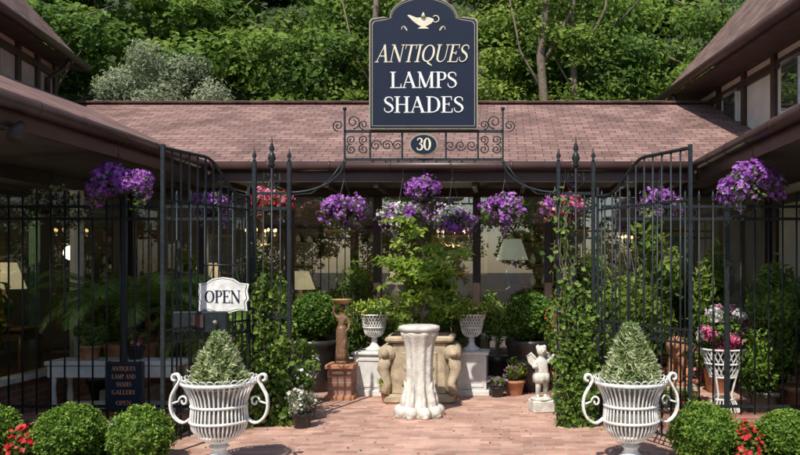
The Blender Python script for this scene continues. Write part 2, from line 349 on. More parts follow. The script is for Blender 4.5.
mb.box((EL-.03,WMID,EZ-.16),(.04,WLEN,.2),GUT); mb.box((ER+.03,WMID,EZ-.16),(.04,WLEN,.2),GUT)
def gutter(mb,p0,p1,r=.065):
    mb.tube([p0,p1],r,GUT,12)
    a,b=Vector(p0),Vector(p1); n=int((b-a).length/.75)
    for i in range(1,n):
        c=a.lerp(b,i/n); d=(b-a).normalized()*.014; mb.tube([c-d,c+d],r+.006,GUT,12)
gutter(mb,(EL+.06,EY-.05,EZ-.06),(ER-.06,EY-.05,EZ-.06)); gutter(mb,(EL+.05,Y0,EZ-.06),(EL+.05,EY-.1,EZ-.06)); gutter(mb,(ER-.05,Y0,EZ-.06),(ER-.05,EY-.1,EZ-.06))
part(mb,'gutters_and_fascia')
mb=MB()
mb.box(((WL+WR)/2,(EY+WY)/2+.03,EZ-.24),(ER-EL-.02,WY-EY,.03),SOF)
mb.box(((WL+EL)/2-.03,(Y0+11.5)/2,EZ-.243),(EL-WL,11.5-Y0,.03),SOF); mb.box(((WR+ER)/2+.03,(Y0+11.5)/2,EZ-.243),(WR-ER,11.5-Y0,.03),SOF)
for i in range(14):
    x=WL+.5+i*.65
    mb.box((x,(EY+WY)/2,EZ-.29),(.06,WY-EY-.1,.07),BROWN)
part(mb,'soffit')
mb=MB(); gl=MB()
mb.box(((WL+WR)/2,WY+.1,2.93),(WR-WL,.16,.5),BROWN)
mb.box(((WL+WR)/2,WY+.1,.2),(WR-WL,.2,.4),BRICKW)
mb.box(((WL+WR)/2,WY+.05,.425),(WR-WL,.28,.05),BROWN)
xs=[WL+.06,-4.3,-3.05,-1.78,-.35,.68,2.0,WR-.06]
for i,x in enumerate(xs): mb.box((x,WY+.05,1.565),(.11,.14,2.23),BROWN,bev=.008)
for a,b in zip(xs[:-1],xs[1:]):
    gl.quad([(a+.05,WY+.06,.45),(b-.05,WY+.06,.45),(b-.05,WY+.06,2.68),(a+.05,WY+.06,2.68)],GLASS)
part(mb,'back_facade'); part(gl,'back_windows')
mb=MB(); gl=MB()
ys=[5.9,7.1,8.3,10.26,11.4]; wl=11.45-Y0; wm=(11.45+Y0)/2
mb.box((WL-.1,wm,2.9),(.16,wl,.5),BROWN); mb.box((WL-.1,wm,.2),(.2,wl,.4),BRICKS); mb.box((WL-.04,wm,.43),(.24,wl,.05),WHITEW)
for i,y in enumerate(ys): mb.box((WL-.04,y,1.56),(.12,.13,2.2),WHITEW if i in(2,3) else BROWN,bev=.008)
for a,b in zip(ys[:-1],ys[1:]): gl.quad([(WL-.04,a+.06,.46),(WL-.04,b-.06,.46),(WL-.04,b-.06,2.66),(WL-.04,a+.06,2.66)],GLASS)
mb.box((WR+.1,wm,1.4),(.16,wl,2.8),STUC)
for y in (5.9,7.1,8.9,10.2,11.35): mb.box((WR,y,1.4),(.06,.14,2.75),BROWN)
for z in (.3,1.35,2.6): mb.box((WR+.005,wm,z),(.05,wl-.1,.12),BROWN)
mb.box((-7.3,Y0+.05,1.5),(3.6,.16,3.0),BRICKW); mb.box((5.4,Y0+.05,1.5),(2.9,.16,3.0),BRICKW)
part(mb,'wing_walls'); part(gl,'wing_windows')
# interior
mb=MB()
mb.box((-.9,15.5,1.5),(16,.1,3.2),DARKI); mb.box((-.9,13.6,.05),(16,4,.1),WOODF); mb.box((-.9,13.55,2.99),(16,3.8,.05),DARKI)
mb.box((-9.2,10.7,1.5),(.1,9.6,3.2),DARKI); mb.box((-7.3,8.7,.05),(3.7,5.6,.1),WOODF); mb.box((-7.3,8.7,2.99),(3.7,5.6,.05),DARKI)
mb.box((WR+3,13.6,1.5),(.1,4,3.2),DARKI)
ri=random.Random(5)
POTC=[CERB,WSTONE,FRAME,TERRA,SHADEP,WOODF]
for x in (-7,-4,-2.2,.6,2.4): 
    mb.box((x,15.25,1.3),(1.1,.3,2.2),WOODF,bev=.02)
    for z in (.5,.9,1.3,1.7,2.1):
        mb.box((x,14.98,z),(1.05,.28,.03),WOODF)
        for q in range(5):
            h=ri.uniform(.1,.26); r=ri.uniform(.04,.075)
            mb.lathe([(r*.6,0),(r,h*.3),(r*.9,h*.6),(r*.4,h*.85),(r*.55,h)],ri.choice(POTC),(x-.42+q*.21,14.96,z+.017),10)
part(mb,'shop_interior')

# upper storey houses
def house(name,e0,e1,ez,side,wallmat,rise,ov):
    h=empty(name,(e0[0],e0[1],0)); inv=Matrix.Translation((-e0[0],-e0[1],0))
    def pp(m,n): o=m.obj(n); o.parent=h; o.matrix_parent_inverse=inv
    dx,dy=e1[0]-e0[0],e1[1]-e0[1]; L=math.hypot(dx,dy); ux,uy=dx/L,dy/L; nx_,ny_=(uy*side,-ux*side)
    m=MB(); w=3.4
    A=(*e0,ez);B=(*e1,ez);Cc=(e1[0]+nx_*w,e1[1]+ny_*w,ez+w*rise);D=(e0[0]+nx_*w,e0[1]+ny_*w,ez+w*rise)
    m.slab([A,B,Cc,D],.1,SHB,GUT)
    E=(e1[0]+nx_*2*w,e1[1]+ny_*2*w,ez);Fp=(e0[0]+nx_*2*w,e0[1]+ny_*2*w,ez); m.slab([D,Cc,E,Fp],.1,SHB,GUT)
    pp(m,'roof')
    m=MB(); m.tube([(e0[0]-nx_*.05,e0[1]-ny_*.05,ez-.05),(e1[0]-nx_*.05,e1[1]-ny_*.05,ez-.05)],.07,GUT,12)
    ex,ey=e1[0]-ux*.8,e1[1]-uy*.8
    m.tube([(ex,ey,ez-.1),(ex+nx_*.05,ey+ny_*.05,ez-.25),(ex+nx_*(ov-.05),ey+ny_*(ov-.05),ez-.45),(ex+nx_*(ov-.05),ey+ny_*(ov-.05),ez-1.6)],.045,GUT,10); pp(m,'gutter_and_downpipe')
    m=MB(); a=(e0[0]+nx_*ov+ux*.4,e0[1]+ny_*ov+uy*.4); b=(e1[0]+nx_*ov-ux*.4,e1[1]+ny_*ov-uy*.4)
    f=(b[0]+nx_*(2*w-2*ov),b[1]+ny_*(2*w-2*ov)); gq=(a[0]+nx_*(2*w-2*ov),a[1]+ny_*(2*w-2*ov)); zb=3.0; zt=ez-.05+ov*rise*.3
    P=[a,b,f,gq]
    for i in range(4):
        p,q=P[i],P[(i+1)%4]; m.quad([(p[0],p[1],zb),(q[0],q[1],zb),(q[0],q[1],zt),(p[0],p[1],zt)],wallmat)
    pk=w*rise+ez-.3
    for p,q in ((a,gq),(b,f)):
        m.quad([(p[0],p[1],zt+.001),(q[0],q[1],zt+.001),((p[0]+q[0])/2,(p[1]+q[1])/2,pk)],wallmat)
    pp(m,'walls')
    m=MB(); m.slab([(e0[0]+nx_*.02,e0[1]+ny_*.02,ez-.1),(e1[0]+nx_*.02,e1[1]+ny_*.02,ez-.1),(b[0],b[1],ez-.1),(a[0],a[1],ez-.1)],.03,SOF)
    LL=math.hypot(b[0]-a[0],b[1]-a[1]); rz=math.atan2(uy,ux); n=5
    for i in range(n+1):
        t=i/n*LL; m.box((a[0]+ux*t-nx_*.02,a[1]+uy*t-ny_*.02,(zb+zt)/2),(.14,.06,zt-zb),BROWN,rz)
    m.box(((a[0]+b[0])/2-nx_*.02,(a[1]+b[1])/2-ny_*.02,ez-.3),(LL,.05,.12),BROWN,rz)
    for t in (.08,.25,.5,.75,.92):
        m.box((a[0]+(gq[0]-a[0])*t-ux*.02,a[1]+(gq[1]-a[1])*t-uy*.02,(zb+zt)/2),(.06,.14,zt-zb),BROWN,rz)
    pp(m,'timbers')
    m=MB()
    for i in (1,3):
        t=(i+.5)/n*LL; cx,cy=a[0]+ux*t,a[1]+uy*t; ww=LL/n-.5
        m.box((cx-nx_*.02,cy-ny_*.02,4.15),(ww,.05,.75),WHITEW,rz); m.box((cx-nx_*.05,cy-ny_*.05,4.15),(ww-.1,.02,.62),GLASS,rz)
    pp(m,'windows')
house('half_timbered_house',(3.56,8.8),(2.98,15),4.83,1,STUC,1.12,.6)
house('half_timbered_house',(-7.05,10.4),(-7.8,15),5.45,-1,mk('pinkish_stucco',(.45,.33,.27),.9,0,.2,3,.3,80),1.12,.4)

# ------------------------------------------------------------------ fence / gates / overthrow
FY=8.5
def spear(mb,x,y,z,s=1):
    mb.lathe([(.009*s,0),(.02*s,.008*s),(.009*s,.02*s),(.022*s,.05*s),(.012*s,.085*s),(.001,.13*s)],IRON,(x,y,z),8)
def fence(x0,x1,posts):
    mb=MB(); n=int(round((x1-x0)/.148))
    for i in range(n+1):
        x=x0+(x1-x0)*i/n
        mb.tube([(x,FY,.12),(x,FY,2.38)],.0095,IRON,6); spear(mb,x,FY,2.37)
        if i<n:
            xm=x+(x1-x0)/n/2; ring=[(xm+.05*math.cos(t),FY,2.255+.05*math.sin(t)) for t in [j*math.pi/5 for j in range(11)]]
            if i%2==0: mb.tube(ring,.005,IRON,4)
    for z in (2.32,2.19,.2): mb.box(((x0+x1)/2,FY,z),(x1-x0,.014,.032),IRON)
    for px in posts:
        mb.box((px,FY,1.22),(.05,.05,2.44),IRON,bev=.005); mb.ball((px,FY,2.47),.035,IRON); spear(mb,px,FY,2.49,1.3)
    mb.box(((x0+x1)/2,FY,.055),(x1-x0,.24,.11),BRICKW,bev=.01)
    mb.obj('iron_fence',((x0+x1)/2,FY,0))
fence(-5.38,-2.70,[-5.36,-4.0]); fence(1.07,3.88,[2.4,3.86])
def pier(xa,xb):
    mb=MB(); xm=(xa+xb)/2
    for x in (xa,xb):
        mb.box((x,FY,1.4),(.042,.042,2.8),IRON,bev=.004); spear(mb,x,FY,2.8,1.1)
    mb.tube([(xm,FY,.1),(xm,FY,2.75)],.012,IRON,6)
    for k in (-.09,.09): mb.tube([(xm+k,FY,.1),(xm+k,FY,2.45)],.008,IRON,6)
    mb.lathe([(.02,0),(.035,.02),(.02,.05),(.045,.09),(.03,.14),(.015,.16),(.03,.19),(.012,.25),(.001,.34)],IRON,(xm,FY,2.74),10)
    for sgn in (-1,1):
        mb.tube([(xm+sgn*.012,FY,2.5),(xm+sgn*.09,FY,2.58),(xm+sgn*.08,FY,2.68),(xm+sgn*.03,FY,2.66),(xm+sgn*.05,FY,2.62)],.007,IRON,5)
    for z in (2.46,2.3,1.15,.2): mb.box((xm,FY,z),(xb-xa,.016,.03),IRON)
    mb.obj('iron_gate_pier',(xm,FY,0))
pier(-2.62,-2.25); pier(.61,.98)
def gate(hx,hy,ox,oy):
    mb=MB(); 
    def P(t,z): return (hx+(ox-hx)*t,hy+(oy-hy)*t,z)
    def top(t): 
        if t<.12: return 2.42
        if t<.55: u=(t-.12)/.43; return 2.42+.32*(u*u*(3-2*u))
        return 2.74
    n=11
    for i in range(1,n):
        t=i/n; mb.tube([P(t,.1),P(t,top(t))],.0095,IRON,6)
    for t,w in ((0,.02),(1,.023)): mb.tube([P(t,.03),P(t,top(t)+(.03 if t else .1))],w,IRON,4)
    mb.tube([P(i/30,top(i/30)) for i in range(31)],.017,IRON,6)
    mb.tube([P(0,2.28),P(1,2.28)],.013,IRON,4)
    for z in (1.12,1.0,.12,.34): mb.tube([P(0,z),P(1,z)],.014,IRON,4)
    for i in range(n):
        t=(i+.5)/n; mb.tube([P(t+.028*math.cos(a),1.06+.045*math.sin(a)) for a in [j*math.pi/5 for j in range(11)]],.005,IRON,4)
        if i%2: mb.tube([P(t,.12),P(t,.75)],.007,IRON,5)
    mb.obj('iron_gate',(hx,hy,0))
gate(-2.66,8.44,-3.0,7.1); gate(1.02,8.44,1.68,7.1)
mb=MB(); mb.box((-2.86,7.62,1.16),(.5,.1,.2),IRON,math.radians(8),bev=.01); mb.ball((-2.7,7.55,1.16),.02,MUT); mb.box((-2.86,7.56,1.17),(.1,.02,.12),GUT); mb.obj('gate_lock_box',(-2.86,7.62,1.1))
# overthrow
mb=MB(); x0,x1=-1.66,.02
for z in (3.12,2.82): mb.box(((x0+x1)/2,FY,z),(x1-x0,.02,.028),IRON)
for x in (x0,x1,-1.39,-.244,-1.05,-.585): mb.box((x,FY+.001,2.97),(.02,.018,.3),IRON)
def scroll(cx,cz,r,a0,turns,sg=1,rad=.007):
    pts=[]; n=26
    for i in range(n+1):
        u=i/n; a=a0+sg*turns*2*math.pi*u; rr=r*(1-.8*u); pts.append((cx+rr*math.cos(a),FY,cz+rr*math.sin(a)))
    mb.tube(pts,rad,IRON,5)
for sx,xx in ((1,x0),(-1,x1)):
    mb.box((xx,FY,3.22),(.02,.02,.24),IRON); mb.ball((xx,FY,3.36),.022,IRON)
    for k in (.07,.2): scroll(xx+sx*k,2.93,.055,math.pi/2,1.5,sx); scroll(xx+sx*k,3.03,.05,-math.pi/2,1.5,-sx)
    scroll(xx+sx*.09,3.22,.075,-math.pi/2,1.5,sx); scroll(xx+sx*.2,3.19,.05,-math.pi/2,1.4,-sx)
    scroll(xx-sx*.07,3.18,.06,-math.pi/2,1.5,-sx)
    for k in (.33,.45,.56): scroll(xx+sx*k,2.97,.06,0,1.5,sx)
    ex=-2.25 if sx==1 else .61
    pts=[(xx+(ex-xx)*(1-math.cos(t*math.pi/2)),FY,2.82-.35*math.sin(t*math.pi/2)) for t in [i/20 for i in range(21)]]
    mb.tube(pts,.013,IRON,6)
    mb.tube([(xx+(ex-xx)*.0,FY,2.82),(xx+(ex-xx)*.25,FY,2.62),(xx+(ex-xx)*.6,FY,2.46),(ex,FY,2.44)],.008,IRON,5)
for i in range(9):
    a=x0+.3+i*(x1-x0-.6)/8; mb.ball((a,FY,3.145 if abs(a+.82)>.6 else 2.80),.012,IRON)
mb.obj('iron_overthrow_arch',(-.82,FY,2.8))
mb=MB(); c=(-.818,2.975)
def ell(rx,rz,n=32): return [(c[0]+rx*math.cos(2*math.pi*i/n),c[1]+rz*math.sin(2*math.pi*i/n)) for i in range(n)]
mb.prism(ell(.155,.115),FY-.05,FY-.02,MUT); mb.prism(ell(.135,.098),FY-.06,FY-.05,NAVY); text(mb,'30',c[0],c[1]-.065,.13,.15,FY-.062,GOLD,0,1.2)
mb.obj('house_number_plaque',(c[0],FY,c[1]))
def outline(k):
    xc=-.818; hw=.573-k; zb=3.134+k; P=[(xc-hw,zb),(xc+hw,zb),(xc+hw,4.27-k)]
    P+=[(xc+hw-.02,4.30-k),(xc+.42-k*.6,4.32-k)]
    P+=[(xc+.36*math.cos(a)-(k*.6)*math.cos(a),4.30+(.24-k)*math.sin(a)) for a in [math.pi*i/16 for i in range(17)]]
    P+=[(xc-.42+k*.6,4.32-k),(xc-hw+.02,4.30-k),(xc-hw,4.27-k)]
    return P
mb=MB(); mb.prism(outline(0),FY-.06,FY-.02,MUT); mb.prism(outline(.014),FY-.066,FY-.06,NAVY); mb.prism(outline(.03),FY-.0672,FY-.066,MUT); mb.prism(outline(.037),FY-.0684,FY-.0672,NAVY)
ty=FY-.069
text(mb,'ANTIQUES',-.845,3.836,.185,.96,ty,GOLD,.22,.85)
text(mb,'LAMPS',-.818,3.565,.17,.70,ty,CREAM,0,.95); text(mb,'SHADES',-.818,3.305,.17,.84,ty,CREAM,0,.95)
zc=4.26; X=-.818
mb.prism([(X-.1,zc),(X-.17,zc+.07),(X-.15,zc+.075),(X-.07,zc+.045),(X+.06,zc+.05),(X+.11,zc+.03),(X+.09,zc-.01),(X+.04,zc-.04),(X-.04,zc-.04)],ty-.002,ty,GOLD)
mb.prism([(X-.06,zc-.07),(X+.06,zc-.07),(X+.02,zc-.041),(X-.02,zc-.041)],ty-.002,ty,GOLD)
mb.tube([(X+p[0],ty-.003,zc+.03+p[1]) for p in arc(.13,0,.035,140,-160,12)],.006,GOLD,5)
mb.tube([(X,ty-.002,zc+.05),(X,ty-.002,zc+.1)],[.03,.004],GOLD,6)
for q in (-1,1):
    mb.tube([(X+q*(.2+.03*math.cos(t*3)),ty-.002,zc-.08+.03*math.sin(t*4)+.015*t) for t in [i*.2 for i in range(9)]],.004,GOLD,4)
mb.obj('shop_sign_board',(-.818,FY,3.134))
# OPEN sign
mb=MB(); c=(-2.66,1.40); Yo=7.66
P=[]
for pt in [(-.25,-.02),(-.225,-.06),(-.235,-.14),(-.16,-.13),(-.07,-.155),(0,-.18),(.07,-.155),(.16,-.13),(.235,-.14),(.225,-.06),(.25,-.02),(.235,.05),(.25,.12),(.16,.13),(.1,.17),(0,.185),(-.1,.17),(-.16,.13),(-.25,.12),(-.235,.05)]: P.append((c[0]+pt[0],c[1]+pt[1]))
sc=lambda k:[(c[0]+(p[0]-c[0])*k,c[1]+(p[1]-c[1])*k) for p in P]
mb.prism(P,Yo-.012,Yo,WHITE); mb.prism(sc(.93),Yo-.0135,Yo-.012,NAVY); mb.prism(sc(.90),Yo-.015,Yo-.0135,WHITE)
text(mb,'OPEN',c[0],c[1]-.062,.12,.34,Yo-.016,NAVY,0,1.1)
mb.tube([(c[0]-.16,Yo,c[1]+.12),(c[0]-.1,Yo+.03,c[1]+.3),(c[0]+.1,Yo+.03,c[1]+.3),(c[0]+.16,Yo,c[1]+.12)],.004,IRON,4)
mb.tube([(-2.87,7.62,c[1]+.3),(-2.5,7.7,c[1]+.3)],.009,IRON,5)
mb.obj('open_sign',(c[0],Yo,c[1]))

# ------------------------------------------------------------------ plants helpers
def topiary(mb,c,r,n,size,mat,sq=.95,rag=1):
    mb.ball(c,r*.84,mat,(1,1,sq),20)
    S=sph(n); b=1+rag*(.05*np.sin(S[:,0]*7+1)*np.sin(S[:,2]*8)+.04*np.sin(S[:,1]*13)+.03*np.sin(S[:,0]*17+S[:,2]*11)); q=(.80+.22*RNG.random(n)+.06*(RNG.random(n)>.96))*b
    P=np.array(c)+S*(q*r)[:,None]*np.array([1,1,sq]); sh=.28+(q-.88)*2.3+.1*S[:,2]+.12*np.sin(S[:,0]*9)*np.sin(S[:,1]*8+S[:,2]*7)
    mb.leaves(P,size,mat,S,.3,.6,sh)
BM=[]
for i in range(4):
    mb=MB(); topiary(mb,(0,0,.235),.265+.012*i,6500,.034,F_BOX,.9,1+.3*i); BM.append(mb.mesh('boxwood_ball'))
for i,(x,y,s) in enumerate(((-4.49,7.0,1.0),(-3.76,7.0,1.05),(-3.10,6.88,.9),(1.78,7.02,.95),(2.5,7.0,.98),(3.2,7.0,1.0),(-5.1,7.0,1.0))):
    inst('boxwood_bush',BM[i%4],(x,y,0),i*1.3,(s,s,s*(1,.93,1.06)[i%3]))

def wire_urn():
    mb=MB(); prof=[(.075,.22),(.12,.245),(.175,.28),(.215,.34),(.228,.41),(.222,.48),(.218,.54),(.235,.61),(.265,.67),(.29,.715)]
    for j in range(40):
        a=2*math.pi*j/40; mb.tube([(r*math.cos(a),r*math.sin(a),z) for r,z in prof],.0085,WHITE,5)
    mb.lathe([(r-.016,z) for r,z in prof[:-1]]+[(.25,.68),(.01,.67)],mk('urn_liner',(.22,.21,.18),.8,0,.3,10),seg=30)
    for r,z,w in ((.232,.40,.012),(.224,.53,.012),(.292,.72,.018),(.17,.28,.011)):
        mb.tube([(r*math.cos(2*math.pi*i/40),r*math.sin(2*math.pi*i/40),z) for i in range(41)],w,WHITE,7)
    for j in range(30):
        a=2*math.pi*j/30; R=.3
        mb.tube([(( R+.014*math.cos(t))*math.cos(a+.09*math.sin(t)),(R+.014*math.cos(t))*math.sin(a+.09*math.sin(t)),.745+.02*math.cos(t*1)) for t in [i*math.pi/4 for i in range(9)]],.0045,WHITE,4)
    mb.lathe([(.2,0),(.205,.03),(.19,.05),(.165,.06),(.12,.085),(.075,.12),(.055,.15),(.06,.17),(.085,.185),(.06,.2),(.075,.225)],WHITE,seg=32,mod=lambda t,z:1+.03*math.cos(16*t))
    mb.box((0,0,.012),(.4,.4,.03),WHITE,bev=.008)
    for sgn in (-1,1):
        pts=[(.235,.42),(.30,.38),(.37,.42),(.405,.50),(.40,.60),(.36,.68),(.33,.74),(.35,.785),(.385,.78),(.39,.745),(.365,.735)]
        P=[Vector((sgn*a,0,b)) for a,b in pts]; Q=[]
        for i in range(len(P)-1):
            for u in (0,.33,.66):
                a,b,c2,d=P[max(i-1,0)],P[i],P[i+1],P[min(i+2,len(P)-1)]
                Q.append(.5*((2*b)+(c2-a)*u+(2*a-5*b+4*c2-d)*u*u+(3*b-a-3*c2+d)*u**3))
        Q.append(P[-1]); 
        for dy in (-.014,.014): mb.tube([(q.x,dy,q.z) for q in Q],.011,WHITE,7)
        mb.tube([(sgn*(.30+.04*math.cos(t)*(1-t/9)),0,.56+.05*math.sin(t)*(1-t/9)) for t in [i*.45 for i in range(16)]],.009,WHITE,6)
        mb.tube([(sgn*.34,0,.56),(sgn*.40,0,.54)],.009,WHITE,6)
    return mb
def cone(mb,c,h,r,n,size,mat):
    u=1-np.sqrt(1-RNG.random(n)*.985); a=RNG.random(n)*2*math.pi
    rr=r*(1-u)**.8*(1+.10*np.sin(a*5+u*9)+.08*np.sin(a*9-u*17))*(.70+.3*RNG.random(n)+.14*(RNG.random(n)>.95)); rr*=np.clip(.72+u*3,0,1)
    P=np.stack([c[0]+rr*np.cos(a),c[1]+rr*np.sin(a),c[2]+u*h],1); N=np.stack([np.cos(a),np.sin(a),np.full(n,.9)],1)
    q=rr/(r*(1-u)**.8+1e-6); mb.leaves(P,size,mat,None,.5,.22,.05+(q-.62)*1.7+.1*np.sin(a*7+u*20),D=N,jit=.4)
    mb.lathe([(r*.55,0.02),(r*.68,h*.12),(r*.5,h*.45),(r*.25,h*.75),(.005,h*.93)],F_BOXD,c,14)
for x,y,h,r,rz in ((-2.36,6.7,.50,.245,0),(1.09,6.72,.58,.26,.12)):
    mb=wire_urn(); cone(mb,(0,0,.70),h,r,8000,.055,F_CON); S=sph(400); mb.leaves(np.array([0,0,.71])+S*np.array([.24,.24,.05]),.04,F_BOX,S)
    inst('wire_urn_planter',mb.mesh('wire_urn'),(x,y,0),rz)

# scalloped pedestal
mb=MB()
mb.lathe([(.255,0),(.26,.04),(.235,.09),(.20,.13),(.17,.2),(.15,.3),(.142,.45),(.145,.62),(.155,.75),(.17,.84),(.2,.9),(.215,.93),(.21,.96)],WSTONE,seg=96,mod=lambda t,z:1+(.07 if z>.1 else .13)*math.cos(9*t+(.0))*(1 if z<.86 else .4))
mb.lathe([(.19,.955),(.225,.965),(.235,.99),(.225,1.015),(.19,1.025)],WSTONE,seg=48)
for j in range(9):
    a=2*math.pi*j/9; mb.ball((.215*math.cos(a),.215*math.sin(a),.065),.075,WSTONE,(1,1,.95),12)
    mb.tube([(.2*math.cos(a),.2*math.sin(a),.08),(.185*math.cos(a),.185*math.sin(a),.2),(.16*math.cos(a),.16*math.sin(a),.34),(.175*math.cos(a),.175*math.sin(a),.4)],[.04,.03,.018,.006],WSTONE,8)
inst('scalloped_stone_pedestal',mb.mesh('ped'),(-.92,9.0,0),.2)

# stone trough with scroll ends and tree
mb=MB(); cx,cy=-1.0,10.05
mb.box((cx,cy,.43),(.72,.5,.7),STONE,bev=.05); mb.box((cx,cy,.06),(.86,.6,.12),STONE,bev=.03); mb.box((cx,cy,.79),(.84,.6,.08),STONE,bev=.025); mb.box((cx,cy,.835),(.7,.46,.03),SOIL)
mb.box((cx,cy-.26,.43),(.44,.04,.42),STONE,bev=.02); mb.ball((cx,cy-.28,.44),.11,STONE,(1.2,.4,.9))
for i in range(10):
    a=i*.628; mb.ball((cx+.15*math.cos(a),cy-.285,.44+.12*math.sin(a)),.035,STONE,(1,.5,1),8)
for sg in (-1,1):
    mb.tube([(cx+sg*.40,cy-.27,.62),(cx+sg*.40,cy+.27,.62)],.105,STONE,16); mb.tube([(cx+sg*.42,cy-.28,.62),(cx+sg*.42,cy-.31,.62)],.05,STONE,12)
    mb.tube([(cx+sg*.41,cy-.2,.56),(cx+sg*.45,cy-.22,.42),(cx+sg*.39,cy-.24,.26),(cx+sg*.43,cy-.26,.13)],[.09,.075,.05,.07],STONE,12)
mb.obj('carved_stone_planter',(cx,cy,0))
mb=MB(); rr=random.Random(11); base=Vector((cx,cy-.05,.84))
main=[base+Vector(p) for p in ((0,0,0),(.03,0,.3),(-.02,.02,.6),(-.1,0,.9),(-.2,-.05,1.2),(-.26,-.05,1.45))]
mb.tube(main,[.017,.015,.013,.010,.007,.003],BARK,7)
second=[base+Vector(p) for p in ((0,0,.1),(.06,-.03,.4),(.12,-.05,.7),(.24,-.08,.92),(.42,-.1,1.02))]
mb.tube(second,[.012,.010,.008,.006,.003],BARK,6)
third=[base+Vector(p) for p in ((0,0,.3),(-.1,-.05,.6),(-.25,-.1,.8),(-.42,-.12,.92))]
mb.tube(third,[.010,.008,.006,.003],BARK,6)
shoots=[]
for src,nn in ((main,22),(second,14),(third,7)):
    for q in range(nn):
        i=rr.randint(1,len(src)-2); p=src[i].lerp(src[i+1],rr.random()); a=rr.uniform(0,6.28); L=rr.uniform(.25,.5)*(1-.09*i)
        up=rr.uniform(.1,.7); shoots.append([p+Vector((math.cos(a)*L*t,math.sin(a)*L*t*.7,L*(up*1.4*t-.75*t*t))) for t in (0,.25,.5,.75,1)])
shoots+= [main[2:],second[2:],third[1:]]
for pts in shoots:
    mb.tube(pts,[.005]*(len(pts)-1)+[.002],BARK,4)
    PP=[]
    for q in range(34):
        t=.12+.88*rr.random(); f=t*(len(pts)-1); i=min(int(f),len(pts)-2); p=pts[i].lerp(pts[i+1],f-i)
        PP.append((p.x+rr.gauss(0,.045),p.y+rr.gauss(0,.045),p.z+rr.gauss(-.01,.03)))
    mb.leaves(PP,.10,F_MAP,np.tile([0,-.6,.8],(len(PP),1)),.6,.42,np.full(len(PP),rr.uniform(.2,.9)))
mb.obj('japanese_maple',(cx,cy,.84))

for x in (-1.68,-.39):
    mb=MB()
    mb.box((0,0,.04),(.5,.5,.08),WHITEW,bev=.01); mb.box((0,0,.31),(.42,.42,.46),WHITEW,bev=.008); mb.box((0,0,.55),(.48,.48,.04),WHITEW,bev=.01)
    for z in (.13,.47): mb.box((0,-.215,z),(.34,.015,.025),WHITEW)
    for q in (-.16,.16): mb.box((q,-.2155,.3),(.025,.015,.36),WHITEW)
    mb.lathe([(.11,.57),(.115,.6),(.06,.63),(.035,.68),(.045,.72),(.03,.735),(.08,.76),(.1,.79)],WHITE,seg=24)
    prof=[(.08,.76),(.12,.8),(.145,.88),(.155,.96),(.19,1.04)]
    for j in range(26):
        a=2*math.pi*j/26
        for tw in (.22,-.22): mb.tube([(r*math.cos(a+tw*i),r*math.sin(a+tw*i),z) for i,(r,z) in enumerate(prof)],.0065,WHITE,4)
    mb.lathe([(r-.012,z) for r,z in prof]+[(.01,1.03)],mk('moss_liner',(.25,.24,.18),.9,0,.3,20),seg=20)
    for r,z in ((.19,1.045),(.082,.765),(.147,.88)): mb.tube([(r*math.cos(2*math.pi*i/30),r*math.sin(2*math.pi*i/30),z) for i in range(31)],.01,WHITE,6)
    for q in range(9):
        d=sph(1)[0]; c=np.array([d[0]*.2,d[1]*.18,1.1+.08*d[2]]); S=sph(110); mb.leaves(c+S*(RNG.random((110,1))**.5)*np.array([.14,.13,.1]),.05,F_MAP if q%3 else F_IVY,S,.4,.5,.4+.4*S[:,2])
    n=110; S=sph(n); S[:,2]=abs(S[:,2]); mb.leaves(np.array([0,0,1.04])+S*np.array([.29,.26,.2])*(.75+.35*RNG.random((n,1))),.032,YEL,S,.8,.9)
    inst('basket_urn_on_plinth',mb.mesh('bu'),(x,10.6,0),.1*x)

# ------------------------------------------------------------------ statues
e=empty('woman_statue',(-2.03,10.2,0))
mb=MB(); mb.box((0,0,.03),(.37,.37,.06),TERRA,bev=.01); mb.box((0,0,.22),(.3,.3,.34),BRICKW,bev=.006); mb.box((0,0,.42),(.36,.36,.06),TERRA,bev=.012)
o=mb.obj('brick_plinth'); o.parent=e
V=[(0,0,.42),(0,0,.50),(0,0,.585),(0,0,.62),(0,-.005,.66),(0,-.01,.70),
   (-.055,0,.57),(-.10,-.01,.63),(-.085,-.02,.72),(-.05,-.01,.775),(-.03,-.01,.79),
   (.055,0,.57),(.10,-.01,.50),(.09,-.045,.43),(.06,-.07,.40),
   (-.028,0,.36),(-.03,-.012,.22),(-.03,0,.06),(-.032,-.035,.02),(.03,0,.36),(.04,-.04,.22),(.035,.0,.06),(.04,-.035,.02)]
E=[(0,1),(1,2),(2,3),(3,4),(4,5),(2,6),(6,7),(7,8),(8,9),(9,10),(2,11),(11,12),(12,13),(13,14),(0,15),(15,16),(16,17),(17,18),(0,19),(19,20),(20,21),(21,22)]
R=[.06,.042,.05,.02,.032,.03,.025,.018,.015,.012,.009,.025,.018,.015,.011,.042,.026,.015,.014,.042,.026,.015,.014]
vs,fs=skin(V,E,R,BRONZE); mb=MB(); mb.add(vs,fs,BRONZE,.5,True)
mb.lathe([(.085,.03),(.082,.1),(.07,.25),(.072,.36),(.066,.43),(.045,.48)],BRONZE,seg=48,mod=lambda t,z:1+.1*math.cos(8*t+z*12)*max(0,(.5-z)*2),sy=.8)
mb.ball((0,-.005,.685),.038,BRONZE,(1,1.1,1.2)); mb.ball((0,.03,.70),.026,BRONZE); mb.ball((0,-.047,.683),.008,BRONZE,(.7,1,1.4))
for q in (-.013,.013): mb.ball((q,-.043,.693),.005,DPOT)
mb.ball((0,-.043,.667),.008,BRONZE,(1.3,.5,.5))
mb.lathe([(.05,.735),(.09,.755),(.125,.79),(.13,.80),(.11,.8),(.02,.775)],mk('gilded_basket',(.5,.34,.14),.5,.1,.4,30,.5,60),seg=28,mod=lambda t,z:1+.04*math.cos(14*t))
